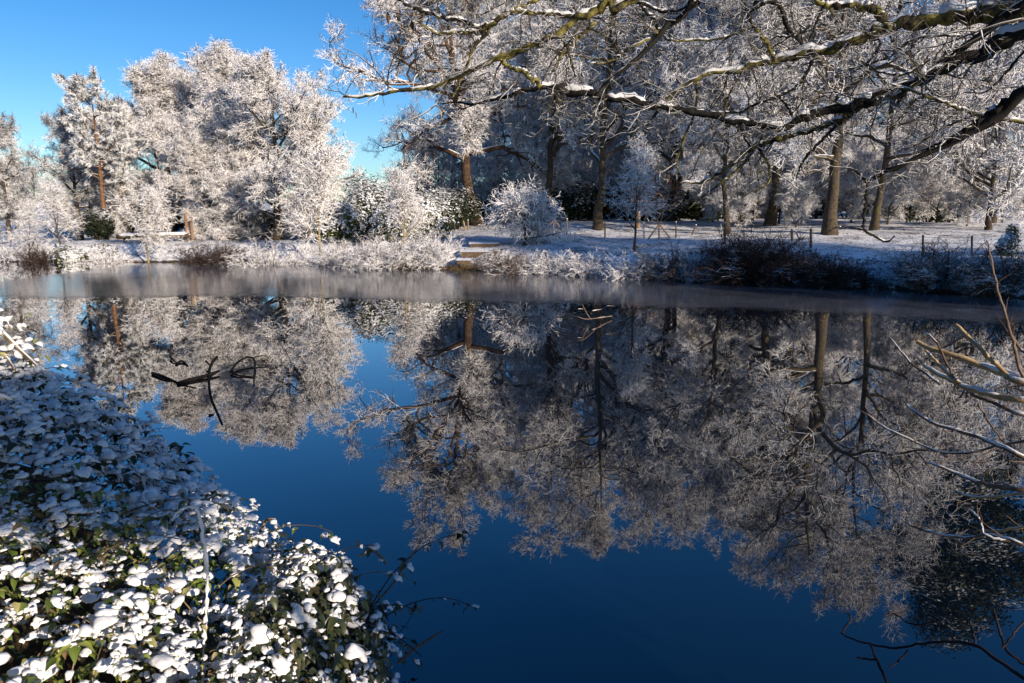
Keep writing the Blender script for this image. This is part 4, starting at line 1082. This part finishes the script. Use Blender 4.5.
ZT = lambda x, y: 0.8 + 0.25 * ss(-0.8, -3.2, x)
def bush_top(x, y, sd):
    """height of the bramble canopy over the near bank"""
    s = np.clip((sd + 0.25) / 0.5, 0, 1)
    prof = np.sqrt(np.clip(1 - (1 - s) ** 2, 0, 1))
    b = (vnoise(x, y, 0.45, 21) - 0.5) * 0.36 + (vnoise(x, y, 0.2, 22) - 0.5) * 0.2
    return ZT(x, y) * prof + b * s + 0.02

def bramble(name, label, region, n, seed, leaf_sc, snow_frac, blob, leafm, canes=40, pillow=0, depth=0.25, canem='cane_tan', lump=0.026):
    rng = np.random.default_rng(seed)
    x0, x1, y0, y1 = region(None)
    X = rng.uniform(x0, x1, n * 8); Y = rng.uniform(y0, y1, n * 8)
    sd = pond_sd(X, Y)
    ok = (sd > (-0.16 if x0 > -2 else -0.28)) & region((X, Y)) & (sd < 2.6)
    X, Y, sd = X[ok][:n], Y[ok][:n], sd[ok][:n]
    n = len(X)
    e = 0.03
    Z = bush_top(X, Y, sd)
    gx = (bush_top(X + e, Y, pond_sd(X + e, Y)) - Z) / e; gy = (bush_top(X, Y + e, pond_sd(X, Y + e)) - Z) / e
    N = norm(np.stack([-np.clip(gx, -2, 2), -np.clip(gy, -2, 2), np.ones(n)], 1))
    dep = depth * rng.random(n) ** 1.6
    low = rng.random(n) < 0.25
    Z2 = Z - dep - np.where(low, 0.35 * rng.random(n) * np.clip(1 - sd, 0, 1), 0)
    C = np.stack([X, Y, np.maximum(Z2, 0.03)], 1) + rng.normal(size=(n, 3)) * 0.03
    org = np.array([C[:, 0].mean(), C[:, 1].mean(), 0.2])
    o = tag(empty(name, org), label, 'bush')
    C = C - org
    # canes running through the leaves, some arching out beyond them
    k = rng.permutation(n)[:canes]
    K = 9; P = np.empty((canes, K, 3)); P[:, 0] = C[k] + np.array([0, 0, -0.22])
    d = norm(np.c_[rng.normal(size=(canes, 2)) * 0.7, np.full(canes, 0.8)] + N[k] * np.array([0.7, 0.7, 0]))
    Ln = 0.35 + 0.5 * rng.random(canes)
    for j in range(1, K):
        P[:, j] = P[:, j - 1] + d * (Ln / (K - 1))[:, None]
        d = norm(d + rng.normal(size=(canes, 3)) * 0.07 + np.array([0, 0, -0.2]))
    Rr = np.full((canes, 1), 0.0038) * np.linspace(1, 0.45, K)[None]
    for j in range(canes):
        mb = MB(); mb.add(*tubes(P[j:j + 1], Rr[j:j + 1], 6)); mb.build('cane', M[canem], o)
    ex = P[:, 3:].reshape(-1, 3) + rng.normal(size=(canes * 6, 3)) * 0.008
    exN = np.repeat(N[k], 6, axis=0)
    C = np.vstack([C, ex]); N = np.vstack([N, exN]); dep = np.r_[dep, np.zeros(len(ex))]; low = np.r_[low, np.zeros(len(ex), bool)]
    Z = np.r_[Z, ex[:, 2] + org[2]]
    n0 = n; n = len(C)
    # three leaflets to each leaf
    q = rng.random(n) < 0.7
    reps = np.where(q, 3, 1); idx = np.repeat(np.arange(n), reps)
    kk = np.concatenate([np.arange(r) for r in reps])
    m = len(idx)
    out = norm(np.c_[rng.normal(size=(n, 2)), np.zeros(n)] + N * np.array([0.8, 0.8, 0]) * 1.5)
    ang = (kk - (reps[idx] - 1) * 1.0) * 1.2 + rng.normal(size=m) * 0.2
    ang = np.where(reps[idx] == 3, (kk - 1) * 1.25, 0) + rng.normal(size=m) * 0.2
    f = out[idx]; c_, s_ = np.cos(ang), np.sin(ang)
    f = np.stack([f[:, 0] * c_ - f[:, 1] * s_, f[:, 0] * s_ + f[:, 1] * c_, np.zeros(m)], 1)
    up = norm(N[idx] * 0.5 + np.array([0, 0, 0.8]) + rng.normal(size=(m, 3)) * 0.28)
    f = norm(f - up * (f * up).sum(1, keepdims=True) - np.array([0, 0, 0.25]))
    sidev = norm(np.cross(up, f)); up = np.cross(f, sidev)
    s = leaf_sc * (0.4 + 1.05 * rng.random(n) ** 1.4)[idx] * (0.9 + 0.2 * rng.random(m))
    pos = C[idx] + f * 0.006
    V = place(LT, pos, f, sidev, up, np.stack([s, s * 0.85, s], 1))
    tri_mesh('leaves', V, LQ, M[leafm], o)
    fld = vnoise((pos[:, 0] + org[0]) * 1.0, (pos[:, 1] + org[1]) + pos[:, 2] * 1.3, 0.16, 33)
    has = rng.random(m) < snow_frac * np.clip(0.15 + 2.2 * (fld - 0.2), 0.1, 1.25) * np.where(low[idx], 0.45, 1.0) * np.clip(1.15 - dep[idx] / depth * 0.6, 0, 1)
    h = np.where(has)[0]
    sp = pos[h] + f[h] * (s[h] * 0.48)[:, None] + up[h] * (s[h] * 0.02)[:, None]
    bs = s[h] * blob * (0.75 + 0.35 * rng.random(len(h)))
    upz_ = norm(up[h] + np.array([0, 0, 0.6]))
    Vs = snow_blobs(sp, f[h], sidev[h], upz_, np.stack([bs * 0.56, bs * 0.38, bs * (0.1 + 0.26 * rng.random(len(h)))], 1), rng)
    # crumbs and lumps piled on the coat
    g = np.repeat(h, 2); g = g[rng.random(len(g)) < 0.75]
    ls = s[g] * blob * (0.14 + 0.22 * rng.random(len(g)))
    lp = pos[g] + f[g] * (s[g] * (0.15 + 0.65 * rng.random(len(g))))[:, None] + sidev[g] * (s[g] * 0.28 * rng.normal(size=len(g)))[:, None] + up[g] * (s[g] * 0.08)[:, None]
    rx = norm(np.c_[rng.normal(size=(len(g), 2)), np.zeros(len(g))]); rz_ = np.tile([[0.0, 0, 1]], (len(g), 1)); ry = np.cross(rz_, rx)
    Vl = snow_blobs(lp, rx, ry, rz_, np.stack([ls * 1.15, ls * 0.85, ls * 0.7], 1), rng, False)
    parts = [Vs, Vl]
    if pillow > 0:
        k = rng.permutation(n0)[:pillow]
        k = np.repeat(k, 3 + (np.arange(pillow) * 7) % 6)
        ps = 0.008 + 0.021 * rng.random(len(k)) ** 1.6
        t2 = rng.normal(size=(len(k), 3)) * lump; t2 -= N[k] * (t2 * N[k]).sum(1, keepdims=True) * 0.8
        pz = C[k] + t2; pz[:, 2] += 0.012
        fx = norm(np.c_[rng.normal(size=(len(k), 2)), np.zeros(len(k))]); upz = norm(N[k] * 0.5 + np.array([0, 0, 1]))
        fx = norm(fx - upz * (fx * upz).sum(1, keepdims=True)); fy = np.cross(upz, fx)
        parts.append(snow_blobs(pz, fx, fy, upz, np.stack([ps * 1.25, ps * 0.95, ps * 0.75], 1), rng, False))
    tri_mesh('snow', np.concatenate(parts), ICF, M['snow'], o)
    return o

def regA(p):
    if p is None: return (-8.5, -1.0, 2.9, 8.0)
    x, y = p; return y > 2.95 + 0.0 * x + np.where(x > -1.6, 0.35, 0.0)
def regB(p):
    if p is None: return (-3.6, -0.85, 0.9, 3.4)
    x, y = p; return (y <= 2.95 + np.where(x > -1.6, 0.35, 0.0)) & (x <= -0.95)
def regC(p):
    if p is None: return (-1.0, 0.3, 1.2, 3.3)
    x, y = p; return x > -0.95
bramble('bramble_bush', 'bramble bank buried under blue shaded pillows of snow', regA, 7500, 71, 0.052, 0.66, 1.1, 'leaf_shaded', 90, pillow=1300, lump=0.035, canem='cane')
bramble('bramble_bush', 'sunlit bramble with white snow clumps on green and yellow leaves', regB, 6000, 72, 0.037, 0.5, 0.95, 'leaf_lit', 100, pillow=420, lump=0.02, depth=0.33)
bramble('bramble_bush', 'shaded end of the brambles hanging dark over the water', regC, 3600, 73, 0.038, 0.42, 0.85, 'leaf_shaded', 26, pillow=130, lump=0.016, canem='cane')

def sprigs():
    rng = np.random.default_rng(81)
    b = np.array([-4.1, 5.2, 0.5])
    o = tag(empty('snowy_sprig', b), 'sunlit snowy sprig standing up at the picture edge above the bramble bank', 'plant')
    PP = []
    for tr in [[(-30, 300, 6), (5, 335, 6), (20, 350, 5), (33, 362, 4), (44, 374, 3)], [(-25, 330, 5), (-5, 345, 5), (10, 362, 4), (20, 380, 3)], [(-30, 345, 5), (-10, 325, 4), (5, 320, 3), (12, 332, 2)], [(-10, 380, 4), (4, 360, 4), (12, 340, 3), (22, 338, 2)]]:
        p = catmull([(*(at(px, py, 5.3) - b), 0.5 * w * px_size(5.3)) for px, py, w in tr], 12)
        PP.append(p)
        mb = MB(); mb.add(*tubes(p[None, :, :3], p[None, :, 3] * 0.6, 7)); mb.build('stem', M['cane_tan'], o)
        sn = MB(); sn.add(*snow_caps(p[None, :, :3], p[None, :, 3], rng, 0.95, 1.4)); sn.build('snow', M['snow'], o)
    P = np.array(PP)[:, :, :3]
    n = 110
    pos = P[rng.integers(0, 4, n), rng.integers(0, 12, n)] + rng.normal(size=(n, 3)) * np.array([0.05, 0.1, 0.06])
    f = norm(np.c_[rng.normal(size=(n, 2)), -0.5 * np.ones(n)]); up = norm(np.array([0, 0, 1]) + rng.normal(size=(n, 3)) * 0.3)
    sd_ = norm(np.cross(up, f)); up = np.cross(f, sd_)
    s = 0.06 * (0.6 + 0.7 * rng.random(n))
    tri_mesh('leaves', place(LT, pos, f, sd_, up, np.stack([s, s * .8, s], 1)), LQ, M['leaf_lit'], o)
    h = rng.random(n) < 0.75
    tri_mesh('snow', snow_blobs(pos[h] + f[h] * (s[h] * .5)[:, None], f[h], sd_[h], up[h], np.stack([s[h] * .55, s[h] * .42, s[h] * .35], 1), rng), ICF, M['snow'], o)
sprigs()

def stalk(name, label, tr, Y, mat, snow, heads=()):
    rng = np.random.default_rng(int(tr[0][0]))
    b = at(tr[0][0], tr[0][1], Y); 
    o = tag(empty(name, b), label, 'plant')
    p = catmull([(*(at(px, py, Y) - b), 0.5 * w * px_size(Y)) for px, py, w in tr], 60)
    p[:, 3] *= np.clip(1 + 0.35 * rng.normal(size=60) * (1 if snow else 0.3), 0.4, 1.8)
    if snow: p[:, :3] += rng.normal(size=(60, 3)) * 0.0012
    mb = MB(); mb.add(*tubes(p[None, :, :3], p[None, :, 3], 8)); mb.build('stem', M[mat], o)
    if heads:
        n = len(heads)
        pos = np.array([at(px, py, Y) - b for px, py, s in heads]); s = np.array([h[2] for h in heads]) * px_size(Y)
        f = norm(np.c_[rng.normal(size=(n, 2)), np.zeros(n)]); up = np.tile([[0, 0, 1.0]], (n, 1)); sd_ = np.cross(up, f)
        for j in range(n):
            tri_mesh('snow_clump', snow_blobs(pos[j:j + 1], f[j:j + 1], sd_[j:j + 1], up[j:j + 1], np.stack([s * .5, s * .4, s * .4], 1)[j:j + 1], rng, False), ICF, M['snow'], o)
stalk('frosted_stalk', 'tall stalk coated white with frost and bent over at its top', [(203, 690, 3.4), (204, 640, 3.4), (207, 600, 3.2), (206, 560, 3.6), (202, 530, 3.6), (198, 512, 3.4), (192, 506, 3), (180, 510, 2.6), (172, 520, 1.8)], 2.15, 'snow', True)
stalk('bare_twig', 'thin twig with snowy buds rising from the dark bramble end', [(362, 618, 2.2), (384, 594, 2.2), (400, 574, 2), (410, 558, 1.8), (418, 546, 1.5), (423, 538, 1.1)], 2.7, 'hazel_thin', False, [(423, 540, 4), (426, 547, 4), (420, 545, 3)])
stalk('bare_twig', 'straight bare twig poking out low over the dark water', [(398, 663, 3.4), (412, 651, 3.2), (425, 642, 2.8), (442, 631, 2)], 2.5, 'hazel_thin', False)
stalk('bramble_shoot', 'curled snowy shoot standing above the sunlit bramble edge', [(255, 540, 3), (262, 528, 3), (266, 521, 3), (272, 519, 3), (276, 523, 2), (277, 530, 2)], 3.0, 'cane_tan', False, [(252, 518, 11), (273, 522, 10), (266, 532, 8), (277, 527, 7)])
stalk('bramble_shoot', 'arched shoot with one round snow clump beyond the bramble end', [(360, 556, 3), (372, 551, 3), (380, 556, 3), (386, 564, 2.5)], 2.9, 'cane_tan', False, [(375, 547, 12), (366, 552, 5), (381, 560, 6)])

# ------------------------------------------------------------------ trees on the near bank behind the viewer (bare ones shade the right side; unseen evergreens added to cast shade)
for i, (x, y, k, s) in enumerate([(29, -2, 'oak2', 0.8), (37, -5, 'oak3', 0.9), (26, 5, 'oak3', 0.7)]):
    tree_thing(k, 'frosted_tree', 'bare tree on the near bank outside the picture', (x, y, hz(x, y) - 0.05), i * 1.7, s, 'trees on the near bank')
for i, (x, y, h) in enumerate([(33, -3, 10.5)]):  # added caster that deepens the shade on the right bank
    rg2 = np.random.default_rng(600 + i)
    evergreen('conifer', 'unseen dense evergreen added on the near bank to shade the right side', (x, y, hz(x, y) - 0.05), [(rg2.normal() * 0.8, rg2.normal() * 0.8, h * (0.25 + 0.13 * k), 2.6 - 0.25 * k, 2.6 - 0.25 * k, h * 0.13) for k in range(6)],
              5000, 0.22, 'evergreen_dark', 610 + i, 'added shade trees on the near bank', cat='tree', stem_r=0.2, nst=1)
rgy = np.random.default_rng(7)  # canopy below is added to cut sky light on the bramble bank
evergreen('conifer', 'unseen evergreen canopy added over the near bank to block sky light', (-3.5, -1.5, 0.5), [(0.0 + 8 * (rgy.random() - 0.5), 2.2 + 9 * (rgy.random() - 0.5), 5.4 + 3.0 * rgy.random(), 1.6, 1.6, 0.8) for k in range(44)],
          24000, 0.18, 'evergreen_dark', 650, cat='tree', stem_r=0.25)
for i, (x, y, h) in enumerate([(-9, -6, 9), (-4, -9, 9), (1, -10, 9), (-13, -2, 9), (-16, 3, 8)]):  # added screen of evergreens that keeps sky light off the brambles
    evergreen('conifer', 'unseen dense evergreen added behind the viewer to block sky light', (x, y, hz(x, y) - 0.05), [(0, 0, h * (0.2 + 0.15 * k), 2.8 - 0.3 * k, 2.8 - 0.3 * k, h * 0.14) for k in range(6)],
              4000, 0.24, 'evergreen_dark', 660 + i, 'added sky blocking evergreens behind the viewer', cat='tree', stem_r=0.2, nst=1)
evergreen('evergreen_shrub', 'unseen evergreen added and shaped beside the viewer to shade the brambles', (4.0, -2.3, 0.0), [(.26, .22, 1.0, .8, .8, 1.0), (.26, .22, 2.2, .82, .82, 0.9), (-.66, -.57, 3.6, .68, .68, 0.55), (-.08, -.07, 3.55, .68, .68, 0.55), (.45, .39, 3.5, .7, .7, 0.6)], 15000, 0.09, 'evergreen_dark', 640)  # added shade caster, lobes shaped to leave one bramble patch in sun

# ------------------------------------------------------------------ light, sky, camera
SUN_AZ, SUN_EL = R_(139), R_(16)      # measured from +Y towards +X
w = bpy.data.worlds.new('World'); S.world = w; w.use_nodes = True
nt = w.node_tree; nt.nodes.clear()
sky = nt.nodes.new('ShaderNodeTexSky'); sky.sky_type = 'NISHITA'; sky.sun_disc = False
sky.sun_elevation = SUN_EL; sky.sun_rotation = SUN_AZ
sky.air_density = 1.0; sky.dust_density = 0.3; sky.ozone_density = 2.0; sky.altitude = 50
bg = nt.nodes.new('ShaderNodeBackground'); bg.inputs[1].default_value = 0.115
wo = nt.nodes.new('ShaderNodeOutputWorld')
hs = nt.nodes.new('ShaderNodeHueSaturation'); hs.inputs['Saturation'].default_value = 1.4
nt.links.new(sky.outputs[0], hs.inputs['Color']); nt.links.new(mix_mul(nt, hs.outputs[0], (0.62, 0.77, 0.98)), bg.inputs[0]); nt.links.new(bg.outputs[0], wo.inputs[0])
sl = bpy.data.lights.new('sun', 'SUN'); sl.energy = 5.0; sl.angle = R_(0.5); sl.color = (1.0, 0.84, 0.66)
so = bpy.data.objects.new('sun', sl); COL.objects.link(so)
from mathutils import Vector
sd3 = Vector((math.sin(SUN_AZ) * math.cos(SUN_EL), math.cos(SUN_AZ) * math.cos(SUN_EL), math.sin(SUN_EL)))
so.rotation_euler = sd3.to_track_quat('Z', 'Y').to_euler()
so.location = (30, -30, 30)

cd = bpy.data.cameras.new('camera'); co = bpy.data.objects.new('camera', cd); COL.objects.link(co)
cd.sensor_width = 36; cd.lens = 36 * F_PX / W_PX; cd.clip_end = 6000; cd.clip_start = 0.05
co.location = (0, 0, CAM_Z); co.rotation_euler = (math.pi / 2 - PITCH, 0, 0)
S.camera = co
S.view_settings.view_transform = 'Standard'; S.view_settings.look = 'None'
S.view_settings.exposure = 0.42; S.view_settings.gamma = 1.0
S.cycles.max_bounces = 8
S.cycles.diffuse_bounces = 3
